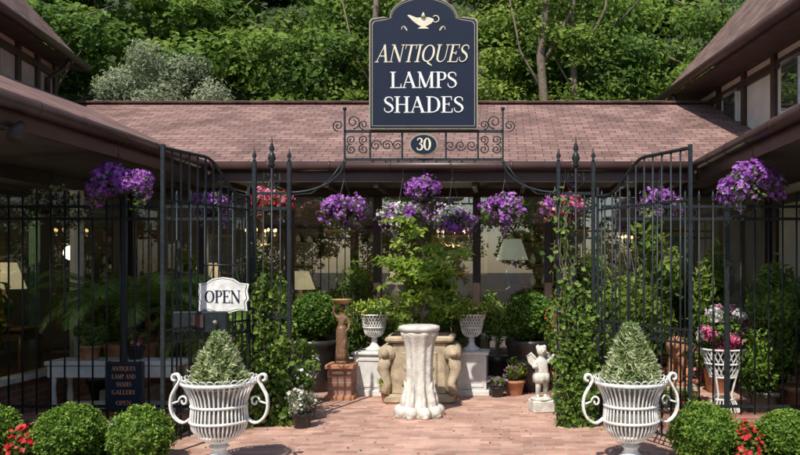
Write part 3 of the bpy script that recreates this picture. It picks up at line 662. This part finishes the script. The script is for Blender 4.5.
mb.lathe([(.06,0),(.09,.005),(.09,.03),(.07,.035)],BRONZE,seg=20)
o=mb.obj('figure'); o.parent=e; o.location=(0,0,.45); o.scale=(1.02,1.02,1.02)
def cherub(x,y,rz,s):
    V=[(0,0,.30),(0,0,.38),(0,0,.45),(0,0,.49),(0,-.01,.54),(-.06,0,.43),(-.11,-.04,.38),(-.07,-.09,.40),(.06,0,.43),(.12,-.02,.46),(.13,-.07,.53),
       (-.04,0,.25),(-.045,-.03,.15),(-.045,.01,.05),(-.05,-.04,.02),(.04,0,.25),(.05,-.02,.15),(.045,.02,.05),(.05,-.03,.02)]
    E=[(0,1),(1,2),(2,3),(3,4),(2,5),(5,6),(6,7),(2,8),(8,9),(9,10),(0,11),(11,12),(12,13),(13,14),(0,15),(15,16),(16,17),(17,18)]
    R=[.075,.07,.055,.03,.045,.032,.026,.02,.032,.026,.02,.05,.036,.024,.02,.05,.036,.024,.02]
    vs,fs=skin(V,E,R,WSTONE); mb=MB(); mb.add(vs,fs,WSTONE,.5,True)
    mb.ball((0,-.01,.565),.058,WSTONE,(1,1,1.1)); mb.ball((0,-.07,.56),.011,WSTONE)
    for i in range(16): 
        a=i*2.4; mb.ball((.045*math.cos(a),.012+.04*math.sin(a),.60+.012*math.sin(i)),.019,WSTONE,seg=8)
    for q in (-1,1):
        mb.ball((q*.02,-.062,.572),.007,STONE,seg=8)
        mb.add([(q*.02,.05,.46),(q*.10,.09,.54),(q*.15,.1,.50),(q*.13,.1,.42),(q*.07,.08,.36),(q*.02,.06,.38)],[[0,1,2,3,4,5]],WSTONE)
        mb.tube([(q*.02,.055,.44),(q*.1,.095,.53),(q*.15,.1,.49)],[.015,.013,.006],WSTONE,6)
    mb.lathe([(.13,0),(.13,.02),(.1,.03)],WSTONE,seg=20); mb.lathe([(.095,.2),(.1,.26),(.085,.31)],WSTONE,seg=30,mod=lambda t,z:1+.07*math.cos(7*t))
    mb.box((0,0,-.07),(.26,.26,.14),WSTONE,bev=.015)
    o=mb.obj('cherub_statue'); o.location=(x,y,.14*s); o.rotation_euler[2]=rz; o.scale=(s,s,s)
cherub(.47,9.3,.25,1.0)
def lion(x,y,z,rz,s=1):
    V=[(0,.16,.12),(0,.06,.24),(0,-.05,.34),(0,-.12,.43),(0,-.18,.47),(0,-.25,.45),
       (-.06,-.10,.28),(-.06,-.13,.14),(-.06,-.14,.03),(-.06,-.18,.02),(.06,-.10,.28),(.06,-.13,.14),(.06,-.14,.03),(.06,-.18,.02),
       (-.1,.10,.12),(-.11,.0,.10),(-.1,.08,.03),(-.1,-.03,.02),(.1,.10,.12),(.11,.0,.10),(.1,.08,.03),(.1,-.03,.02),(0,.26,.06),(.06,.3,.14),(.05,.27,.24)]
    E=[(0,1),(1,2),(2,3),(3,4),(4,5),(2,6),(6,7),(7,8),(8,9),(2,10),(10,11),(11,12),(12,13),(0,14),(14,15),(15,16),(16,17),(0,18),(18,19),(19,20),(20,21),(0,22),(22,23),(23,24)]
    R=[.09,.085,.09,.075,.07,.04,.045,.032,.028,.024,.045,.032,.028,.024,.06,.045,.03,.024,.06,.045,.03,.024,.02,.015,.02]
    vs,fs=skin(V,E,R,TERRA); mb=MB(); mb.add(vs,fs,TERRA,.5,True)
    for i in range(26):
        a=i/26*6.28; 
        for rr,yy in ((.095,-.14),(.11,-.09)): mb.ball((rr*math.cos(a),yy,.44+rr*math.sin(a)),.028,TERRA,seg=7)
    for q in (-1,1): mb.ball((q*.06,-.13,.55),.022,TERRA,seg=8); mb.ball((q*.028,-.245,.49),.01,DPOT,seg=8)
    mb.ball((0,-.29,.46),.014,DPOT,seg=8); mb.box((0,.03,-.02),(.3,.46,.05),TERRA,bev=.01)
    o=mb.obj('seated_lion_statue'); o.location=(x,y,z); o.rotation_euler[2]=rz; o.scale=(s,s,s)
    m2=MB(); m2.box((0,0,.035),(.38,.46,.07),STONE,bev=.012); m2.box((0,0,z/2),(.28,.36,z-.1),STONE,bev=.012); m2.box((0,0,z-.06),(.36,.46,.06),STONE,bev=.012)
    p=m2.obj('stone_plinth'); p.location=(x,y,0)
lion(2.02,9.1,.38,-.5,.9); lion(1.45,9.5,.3,-.2,.7)

for x in (-2.5,.40):
    mb=MB()
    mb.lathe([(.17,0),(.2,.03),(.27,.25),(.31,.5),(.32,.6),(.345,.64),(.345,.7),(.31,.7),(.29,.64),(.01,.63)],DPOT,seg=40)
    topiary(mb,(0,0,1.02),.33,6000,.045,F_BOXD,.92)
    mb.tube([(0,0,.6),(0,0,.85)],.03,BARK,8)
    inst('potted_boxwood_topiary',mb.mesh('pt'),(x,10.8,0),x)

# ------------------------------------------------------------------ hanging baskets
def basket(x,y,z,fm,top,w=.26,fl=420,fm2=None):
    mb=MB(); mb.lathe([(.04,-.12),(.1,-.09),(.13,-.04),(.14,.02),(.135,.02),(.01,0)],DPOT,(0,0,0),20)
    for a in (0,2.1,4.2): mb.tube([(.135*math.cos(a),.135*math.sin(a),.02),(0,0,top-z-.12)],.003,IRON,4)
    mb.tube([(0,0,top-z-.12),(0,0,top-z)],.004,IRON,4)
    nc=34
    for k in range(nc):
        a=k*2.4+RNG.random(); rad=w*(.15+.85*RNG.random()**.7); drop=max(0,rad-.12)*(.3+1.3*RNG.random())
        c=np.array([rad*math.cos(a),rad*math.sin(a),.1*RNG.random()+.04-drop]); s=.055+.05*RNG.random()
        S=sph(30); mb.leaves(c+S*(RNG.random((30,1))**.5)*s*1.15,.042,F_IVY,S,.4,.55,.3+.3*S[:,2]+.2*RNG.random())
        if k%6!=5:
            m=fm if (fm2 is None or k%3) else fm2; nf=max(10,int(fl/nc*1.5)); S=sph(nf); S[:,2]=S[:,2]*.8+.15; S[:,1]-=.15
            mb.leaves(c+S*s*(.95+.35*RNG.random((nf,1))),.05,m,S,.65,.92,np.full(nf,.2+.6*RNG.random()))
        if k%3==0:
            L=.10+.16*RNG.random(); T=RNG.random(22); P=c+np.stack([.03*np.sin(T*7),.03*np.cos(T*5),-L*T],1)+RNG.normal(size=(22,3))*.014
            mb.leaves(P,.036,F_IVY,None); mb.leaves(P[:14]+RNG.normal(size=(14,3))*.016,.045,fm,None)
    inst('hanging_flower_basket',mb.mesh('hb'),(x,y,z))
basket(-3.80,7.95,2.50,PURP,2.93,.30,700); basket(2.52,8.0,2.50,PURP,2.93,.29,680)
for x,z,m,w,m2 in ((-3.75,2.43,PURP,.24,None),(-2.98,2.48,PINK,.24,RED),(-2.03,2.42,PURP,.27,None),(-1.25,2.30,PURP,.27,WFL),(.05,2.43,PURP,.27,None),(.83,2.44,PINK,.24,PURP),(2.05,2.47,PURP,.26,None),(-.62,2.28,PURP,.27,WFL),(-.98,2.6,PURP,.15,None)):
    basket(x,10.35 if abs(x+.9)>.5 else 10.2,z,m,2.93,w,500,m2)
basket(-5.0,8.9,2.35,WFL,2.8,.28,300)

# ------------------------------------------------------------------ climbing ivy
def ivy(x0,x1,y0,y1,h,n,seed,fm=None):
    r=random.Random(seed); mb=MB()
    for k in range(16):
        x=r.uniform(x0,x1); y=r.uniform(y0,y1); hh=h*r.uniform(.45,1.12); pts=[]; 
        for i in range(9): pts.append((x+r.uniform(-.06,.06),y+r.uniform(-.04,.04),hh*i/8))
        mb.tube(pts,.006,BARK,4); 
        t=RNG.random(n//16)*8; i=t.astype(int).clip(0,7); P=np.array(pts); Q=P[i]+(P[i+1]-P[i])*(t-i)[:,None]+RNG.normal(size=(n//16,3))*np.array([.045,.05,.04]); Q[:,2]=np.abs(Q[:,2])
        mb.leaves(Q,.062,F_IVY,np.tile([0,-1,.4],(len(Q),1)),.45,.75,RNG.random(len(Q))*.8+.2*r.random())
    mb.obj('climbing_ivy',((x0+x1)/2,(y0+y1)/2,0))
ivy(-2.6,-2.27,8.38,8.62,1.48,3000,1); ivy(.66,.96,8.38,8.62,1.35,2800,2); ivy(1.0,1.5,8.65,9.0,1.1,2000,3); ivy(-2.9,-2.6,8.6,8.8,.9,900,4); ivy(.62,.78,8.4,8.6,2.3,900,6)

# ------------------------------------------------------------------ assorted potted plants
def potted(name,x,y,pr,ph,hh,w,leaf,pot,flower=None,size=.06,n=900,asp=.5,nf=120,z0=0):
    mb=MB(); mb.lathe([(pr*.68,0),(pr*.72,.01),(pr*.95,ph*.8),(pr*1.08,ph*.82),(pr*1.08,ph),(pr*.92,ph),(.01,ph*.93)],pot,seg=24)
    for k in range(9):
        a=k*.7; mb.tube([(0,0,ph*.9),(math.cos(a)*w*.3,math.sin(a)*w*.3,ph+hh*.5),(math.cos(a)*w*.7,math.sin(a)*w*.7,ph+hh*.85)],[.008,.006,.003],BARK,4)
    for k in range(11):
        d=sph(1)[0]; c=np.array([d[0]*w*.6,d[1]*w*.6,ph+hh*(.5+.38*d[2])]); S=sph(n//11); P=c+S*(RNG.random((n//11,1))**.45)*np.array([w*.5,w*.5,hh*.26])
        mb.leaves(P,size,leaf,S+np.array([0,-.3,.3]),.4,asp,.3+.35*S[:,2]+.3*RNG.random())
        if flower:
            S=sph(nf//11+1); mb.leaves(c+S*np.array([w*.52,w*.52,hh*.28]),.045,flower,S,.7,.9)
    return inst(name,mb.mesh(name),(x,y,z0))
potted('potted_hydrangea',-2.15,8.75,.14,.24,.42,.22,F_IVY,DPOT,WFL,.05,900,.6,110)
potted('potted_fern',-2.08,8.35,.11,.16,.25,.17,F_GREY,DPOT,WFL,.045,600,.4,60)
potted('potted_plant',-1.42,10.0,.09,.16,.16,.12,F_MAP,TERRA,YEL,.04,350,.4,40)
potted('potted_plant',-2.45,9.6,.16,.3,.5,.25,F_IVY,TERRA,None,.06,900)
potted('potted_camellia',1.75,9.7,.2,.36,1.85,.42,F_TREE2,TERRA,None,.12,1400,.5)
potted('potted_camellia',1.25,10.3,.2,.36,1.0,.33,F_TREE,DPOT,None,.1,1100,.5)
potted('potted_shrub',2.98,8.95,.2,.3,1.15,.42,F_BOX,DPOT,None,.06,3600,.5)
potted('potted_shrub',3.45,9.3,.2,.3,1.2,.4,F_IVY,TERRA,None,.07,2600,.5)
potted('potted_geranium',2.3,9.9,.16,.3,.5,.25,F_IVY,TERRA,PINK,.06,700,.6,140)
potted('potted_geranium',.78,9.3,.15,.2,.25,.2,F_IVY,DPOT,PINK,.05,600,.6,60)
potted('potted_geranium',1.95,8.8,.13,.14,.2,.2,F_IVY,TERRA,RED,.05,500,.6,60)
potted('potted_plant',.18,10.45,.13,.2,.3,.17,F_MAP,TERRA,PURP,.045,500,.5,50)
potted('potted_plant',-.05,10.3,.1,.14,.14,.14,F_IVY,DPOT,PURP,.04,380,.5,60)
potted('potted_plant',-3.3,9.6,.18,.35,.8,.3,F_PALM,DPOT,None,.12,700,.25)
potted('potted_plant',-3.6,10.7,.2,.4,1.1,.35,F_TREE2,DPOT,None,.1,1100,.4)
potted('potted_plant',.85,10.5,.17,.3,1.0,.28,F_TREE2,TERRA,RED,.07,900,.5,60)
potted('potted_plant',2.0,10.7,.2,.4,1.2,.35,F_TREE2,DPOT,None,.1,1000,.4)
potted('potted_plant',-.7,10.95,.2,.4,.9,.3,F_TREE2,DPOT,None,.1,800,.4)
potted('potted_plant',-1.35,10.95,.18,.4,.8,.27,F_TREE2,DPOT,None,.09,800,.4)
potted('potted_plant',-2.95,10.8,.2,.4,1.0,.3,F_TREE2,TERRA,PINK,.09,800,.4,40)
potted('potted_plant',-2.05,11.1,.18,.45,1.2,.28,F_TREE,DPOT,None,.1,800,.35)
potted('potted_plant',-.05,11.1,.18,.45,.9,.25,F_PALM,DPOT,None,.12,600,.25)
potted('potted_plant',1.35,11.0,.2,.45,1.5,.33,F_TREE2,TERRA,None,.12,900,.35)
potted('potted_plant',2.9,10.7,.2,.4,1.5,.36,F_TREE2,TERRA,None,.12,1000,.4)
potted('potted_plant',3.5,10.3,.2,.4,1.3,.36,F_PALM,DPOT,None,.13,900,.3)
# white wire stand with pink and white flowers
mb=MB()
for a in range(4):
    t=a*math.pi/2+.78; mb.tube([(.2*math.cos(t),.2*math.sin(t),0),(.1*math.cos(t),.1*math.sin(t),.25),(.17*math.cos(t),.17*math.sin(t),.5),(.24*math.cos(t),.24*math.sin(t),.75)],.013,WHITE,6)
for j in range(24):
    t=j*math.pi/12
    for q in (.3,-.3): mb.tube([(.15*math.cos(t),.15*math.sin(t),.45),(.2*math.cos(t+q),.2*math.sin(t+q),.6),(.25*math.cos(t),.25*math.sin(t),.76)],.008,WHITE,4)
    mb.tube([(.12*math.cos(t),.12*math.sin(t),.2),(.2*math.cos(t),.2*math.sin(t),.03)],.006,WHITE,4)
for r,z in ((.25,.76),(.2,.6),(.15,.45),(.12,.2),(.2,.03)): mb.tube([(r*math.cos(i*.209),r*math.sin(i*.209),z) for i in range(31)],.012,WHITE,6)
mb.lathe([(.12,.44),(.18,.6),(.22,.74),(.01,.74)],SOIL,seg=20)
for q in range(26):
    d=sph(1)[0]; c=np.array([d[0]*.26,d[1]*.24,.97+.22*d[2]]); S=sph(60); m=(WFL,PINK,F_IVY)[q%3]
    mb.leaves(c+S*(RNG.random((60,1))**.4)*.09,.055,m,S,.55,.75,.3+.3*S[:,2]+.3*RNG.random())
S=sph(700); mb.leaves(S*(RNG.random((700,1))**.3)*np.array([.27,.25,.24])+np.array([0,0,.96]),.06,F_IVY,S,.5,.6)
me=mb.mesh('wfs'); inst('white_wire_flower_stand',me,(2.5,9.0,0)); inst('white_wire_flower_stand',me,(3.6,8.8,0),1,(.8,.8,.8))

# palm
mb=MB(); mb.lathe([(.16,0),(.2,.1),(.24,.38),(.26,.42),(.23,.42),(.01,.4)],TERRA,(0,0,0),28); mb.tube([(0,0,.4),(0,0,.75)],[.05,.035],BARK,8)
for k in range(21):
    a=k*2.4; L=.75+.35*random.random(); el=random.uniform(.5,1.3); pts=[]
    for i in range(12):
        t=i/11; r=L*math.sin(t*1.4)/1.0*math.cos(el*.5); z=.75+L*(math.sin(el)*t*1.15-.95*t*t*.85); pts.append(Vector((r*math.cos(a),r*math.sin(a),z)))
    mb.tube(pts,[.008-.0005*i for i in range(12)],F_PALM,5,.6)
    side=Vector((-math.sin(a),math.cos(a),0))
    for i in range(34):
        t=.12+.88*i/34*.999; f=t*11; i0=min(int(f),10); p=pts[i0].lerp(pts[i0+1],f-i0); tan=(pts[i0+1]-pts[i0]).normalized(); ll=.2*math.sin(math.pi*min(1,t*.9+.1))+.04
        for q in (-1,1):
            d=(side*q+tan*.6+Vector((0,0,-.35))).normalized(); tanw=tan*.011
            tip=p+d*ll; m_=p+d*ll*.4
            mb.add([p-tanw*.4,m_-tanw,tip,m_+tanw],[[0,1,2,3]],F_PALM,.3+.5*random.random())
pm=mb.mesh('palm'); inst('potted_palm',pm,(-4.4,9.5,.25),0,(1.2,1.2,1.25)); inst('potted_palm',pm,(-3.5,9.9,0),2,(.95,.95,1.15))
mb=MB(); mb.box((-4.4,9.5,.125),(.5,.5,.25),STONE,bev=.01); mb.obj('palm_stand',(-4.4,9.5,0))

# white console table at left
mb=MB(); cx,cy=-4.25,8.95
mb.box((cx,cy,.62),(1.5,.42,.05),WHITEW,bev=.01); mb.box((cx,cy-.19,.53),(1.42,.03,.12),WHITEW); mb.box((cx,cy+.19,.53),(1.42,.03,.12),WHITEW)
for sx in (-.66,.66):
    for sy in (-.17,.17):
        mb.lathe([(.03,0),(.035,.05),(.022,.1),(.035,.2),(.022,.35),(.035,.47),(.035,.59)],WHITEW,(cx+sx,cy+sy,0),12)
mb.box((cx,cy,.14),(1.3,.34,.03),WHITEW)
mb.obj('white_console_table',(cx,cy,0))
potted('potted_fern',-4.6,8.95,.12,.16,.22,.2,F_PALM,TERRA,None,.08,500,.2,0,.645)
potted('potted_fern',-4.1,8.98,.1,.14,.16,.15,F_IVY,DPOT,PINK,.05,400,.5,50,.645)
potted('potted_plant',-4.9,9.9,.2,.3,1.2,.3,F_TREE2,DPOT,None,.1,700,.4)
potted('potted_plant',-4.2,10.6,.2,.3,1.2,.35,F_TREE2,TERRA,None,.12,700,.35)
# black sign by gate
mb=MB(); cx,cy=-3.93,8.36
mb.box((cx,cy,.44),(.40,.04,.5),IRON,bev=.006); mb.box((cx,cy-.021,.44),(.36,.006,.46),NAVY)
for q in (-.16,.16): mb.tube([(cx+q,cy,.7),(cx+q*1.1,cy-.03,0)],.012,IRON,5)
OL=mk('orange_letters',(.6,.28,.14),.6)
for i,s in enumerate(('ANTIQUES','LAMP AND','SHADES','GALLERY','OPEN')):
    text(mb,s,cx,.60-i*.082-(.03 if i>3 else 0),.045,.25 if len(s)>6 else .16,cy-.026,OL,0,1.1)
mb.obj('black_notice_sign',(cx,cy,0))

# ground flowers
def bed(x,y,n,m,w=.2,h=.3):
    mb=MB(); S=sph(n*4); S[:,2]=abs(S[:,2]); mb.leaves(S*np.array([w,w*.8,h])*(RNG.random((n*4,1))**.4),.05,F_IVY,S,.4,.6); S=sph(n); S[:,2]=abs(S[:,2]); mb.leaves(S*np.array([w,w*.8,h*1.1])*(.8+.25*RNG.random((n,1))),.05,m,S,.7,.95)
    inst('bedding_flowers',mb.mesh('bed'),(x,y,0))
for x,y,m,w in ((-4.12,6.9,RED,.17),(-4.15,7.3,PINK,.2),(2.13,6.9,RED,.15),(2.2,7.3,RED,.2),(-3.42,7.15,WFL,.13),(-3.45,7.5,PURP,.2),(2.85,7.2,PINK,.2),(-4.8,7.3,RED,.2)): bed(x,y,80,m,w)
n=2500; mb=MB(); P=np.stack([RNG.uniform(-6,-3.2,n),RNG.uniform(7.0,8.3,n),RNG.uniform(0,.08,n)],1); mb.leaves(P,.07,F_IVY,np.tile([0,0,1.],(n,1)),.5,.6)
P=np.stack([RNG.uniform(1.8,4.5,n),RNG.uniform(7.0,8.3,n),RNG.uniform(0,.08,n)],1); mb.leaves(P,.07,F_IVY,np.tile([0,0,1.],(n,1)),.5,.6); mb.obj('ground_cover')
mb=MB(); mb.box((-4.75,7.5,.012),(3.1,1.7,.03),SOIL,bev=.01); mb.box((3.3,7.5,.012),(2.9,1.7,.03),SOIL,bev=.01); mb.obj('mulch_bed')
n=170; mb=MB(); P=np.stack([RNG.uniform(-3.2,1.4,n),RNG.uniform(6.9,10.3,n),np.full(n,.011)],1); mb.leaves(P,.035,mk('fallen_leaf',(.22,.15,.06),.8,0,.5,1),np.tile([0,0,1.],(n,1)),.93,.55); mb.obj('fallen_leaves')

# floodlights under left eave
mb=MB()
for q,(dx) in enumerate((-.09,.1)):
    mb.tube([(-3.95,6.5,2.83),(-3.95+dx*.6,6.42,2.78),(-3.95+dx,6.38,2.80)],.012,BROWN,6); mb.tube([(-3.95+dx,6.42,2.83),(-3.95+dx*1.2,6.34,2.78),(-3.95+dx*1.6,6.24,2.70)],[.03,.05,.065],BROWN,12)
mb.lathe([(.06,0),(.06,.03)],BROWN,(-3.95,6.5,2.82),16); mb.obj('twin_floodlight',(-3.95,6.4,2.8))

# ------------------------------------------------------------------ interior lamps and furniture
def lamp(x,y,z,bm,sm,s=1):
    mb=MB(); mb.lathe([(.09,0),(.09,.02),(.04,.04),(.05,.1),(.085,.18),(.08,.25),(.03,.31),(.015,.34),(.012,.42)],bm,seg=20)
    mb.lathe([(.20,.38),(.11,.64)],sm,seg=28); inst('table_lamp',mb.mesh('lamp'),(x,y,z),0,(s,s,s))
def tbl(x,y,h,w):
    mb=MB(); mb.box((0,0,h-.02),(w,.5,.04),WOODF,bev=.01); mb.box((0,0,h-.1),(w-.1,.42,.12),WOODF)
    for a in (-1,1):
        for b in (-1,1): mb.lathe([(.02,0),(.03,.1),(.018,.2),(.032,h*.6),(.03,h-.1)],WOODF,(a*(w/2-.06),b*.2,0),10)
    inst('antique_table',mb.mesh('tbl'),(x,y,.1))
tbl(.17,12.1,1.22,.8); lamp(.17,12.0,1.32,CERB,emis('lamp_shade_pale',(.8,.78,.66),.28),1.2)
tbl(-2.9,12.6,.8,1.2); lamp(-3.15,12.6,.9,FRAME,SHADE,1.1)
tbl(-4.7,12.8,.8,1); lamp(-4.7,12.8,.9,FRAME,SHADE,1.3)
tbl(1.6,12.6,.8,1.2); lamp(1.4,12.6,.9,WSTONE,SHADE,1.1); lamp(2.3,12.6,.9,FRAME,SHADEP,1.2)
tbl(-1.4,12.8,.8,1.2); lamp(-1.75,13.4,1.0,WSTONE,SHADE,1.0)
tbl(-6.6,8.6,.8,1); lamp(-6.6,8.6,.9,WSTONE,SHADEP,1.4); tbl(-6.5,10.3,.8,1); lamp(-6.4,10.3,.9,FRAME,SHADE,1.3)
for x,y in ((-6.2,9.4),(-6.1,7.8),(-2.3,12.2),(-3.7,12.1),(-1.0,12.1),(1.1,12.2),(2.7,12.1),(-4.9,12.1)):
    potted('potted_palm_indoor',x,y,.2,.4,1.35,.4,F_PALM if x<-5 or x==-1.0 or x>2 else F_TREE2,TERRA,None,.17,750,.3,0,.1)
def chand(x,y,z,P=45):
    mb=MB(); mb.tube([(0,0,.1),(0,0,2.95-z)],.006,FRAME,5); mb.lathe([(.01,-.14),(.04,-.1),(.02,-.05),(.045,0),(.015,.06),(.02,.12)],FRAME,seg=12)
    for k in range(8):
        a=k*math.pi/4; c,s_=math.cos(a),math.sin(a); mb.tube([(0,0,-.08),(.12*c,.12*s_,-.12),(.22*c,.22*s_,-.06),(.24*c,.24*s_,.02)],.006,FRAME,5)
        mb.tube([(.24*c,.24*s_,.02),(.24*c,.24*s_,.09)],.009,SHADEP,6); mb.ball((.24*c,.24*s_,.115),.018,BULB,(1,1,1.5),8)
    o=inst('chandelier',mb.mesh('ch'),(x,y,z))
    l=bpy.data.lights.new('chandelier_fill','POINT'); l.energy=P; l.color=(1,.84,.64); l.shadow_soft_size=.12  # fill light added below the fixture to brighten the rooms behind the glass
    lo=bpy.data.objects.new('light',l); lo.parent=o; lo.location=(0,0,-.25); COL.objects.link(lo)
chand(-.75,12.6,2.12,17); chand(-3.9,13,2.15,17); chand(2.2,13.2,2.05,17); chand(-7.2,9.0,2.3,32)  # left-wing one hangs out of view, its light added to brighten that storefront
for i,(x,z,w,h) in enumerate(((-5.4,1.9,.6,.8),(-3.1,2.1,.8,.6),(-.8,1.9,1.1,.8),(1.5,2.1,.6,.6),(3.4,1.9,.6,.9))):
    mb=MB(); mb.box((0,0,0),(w,.05,h),FRAME,bev=.015); mb.box((0,-.028,0),(w-.14,.01,h-.14),mk('painting_canvas',random.choice([(.3,.26,.2),(.16,.24,.25),(.26,.16,.1)]),.5,0,.8,5)); inst('framed_painting',mb.mesh('fp'),(x,15.4,z))

# ------------------------------------------------------------------ light, sky, camera
w=bpy.data.worlds.new('World'); C.scene.world=w; w.use_nodes=True; t=w.node_tree
sky=t.nodes.new('ShaderNodeTexSky'); sky.sky_type='NISHITA'; sky.sun_disc=False
EL_,AZ=math.radians(53),math.radians(197)
sky.sun_elevation=EL_; sky.sun_rotation=AZ; bg=t.nodes['Background']; bg.inputs[1].default_value=.15; t.links.new(sky.outputs[0],bg.inputs[0])
to=Vector((math.sin(AZ)*math.cos(EL_),math.cos(AZ)*math.cos(EL_),math.sin(EL_)))
sl=bpy.data.lights.new('sun','SUN'); sl.energy=5; sl.angle=math.radians(.5); sl.color=(1,.95,.87)
so=bpy.data.objects.new('sun',sl); so.rotation_euler=(to).to_track_quat('Z','Y').to_euler(); so.location=to*30; COL.objects.link(so)
cd=bpy.data.cameras.new('camera'); cam=bpy.data.objects.new('camera',cd); COL.objects.link(cam)
cam.location=(0,0,1.7); cam.rotation_euler=(math.radians(90),0,0); cd.sensor_width=36; cd.lens=36
cd.shift_x=-101/800; cd.shift_y=37.5/800; cd.clip_end=600
C.scene.camera=cam
C.scene.view_settings.view_transform='Standard'; C.scene.view_settings.look='None'; C.scene.view_settings.exposure=0
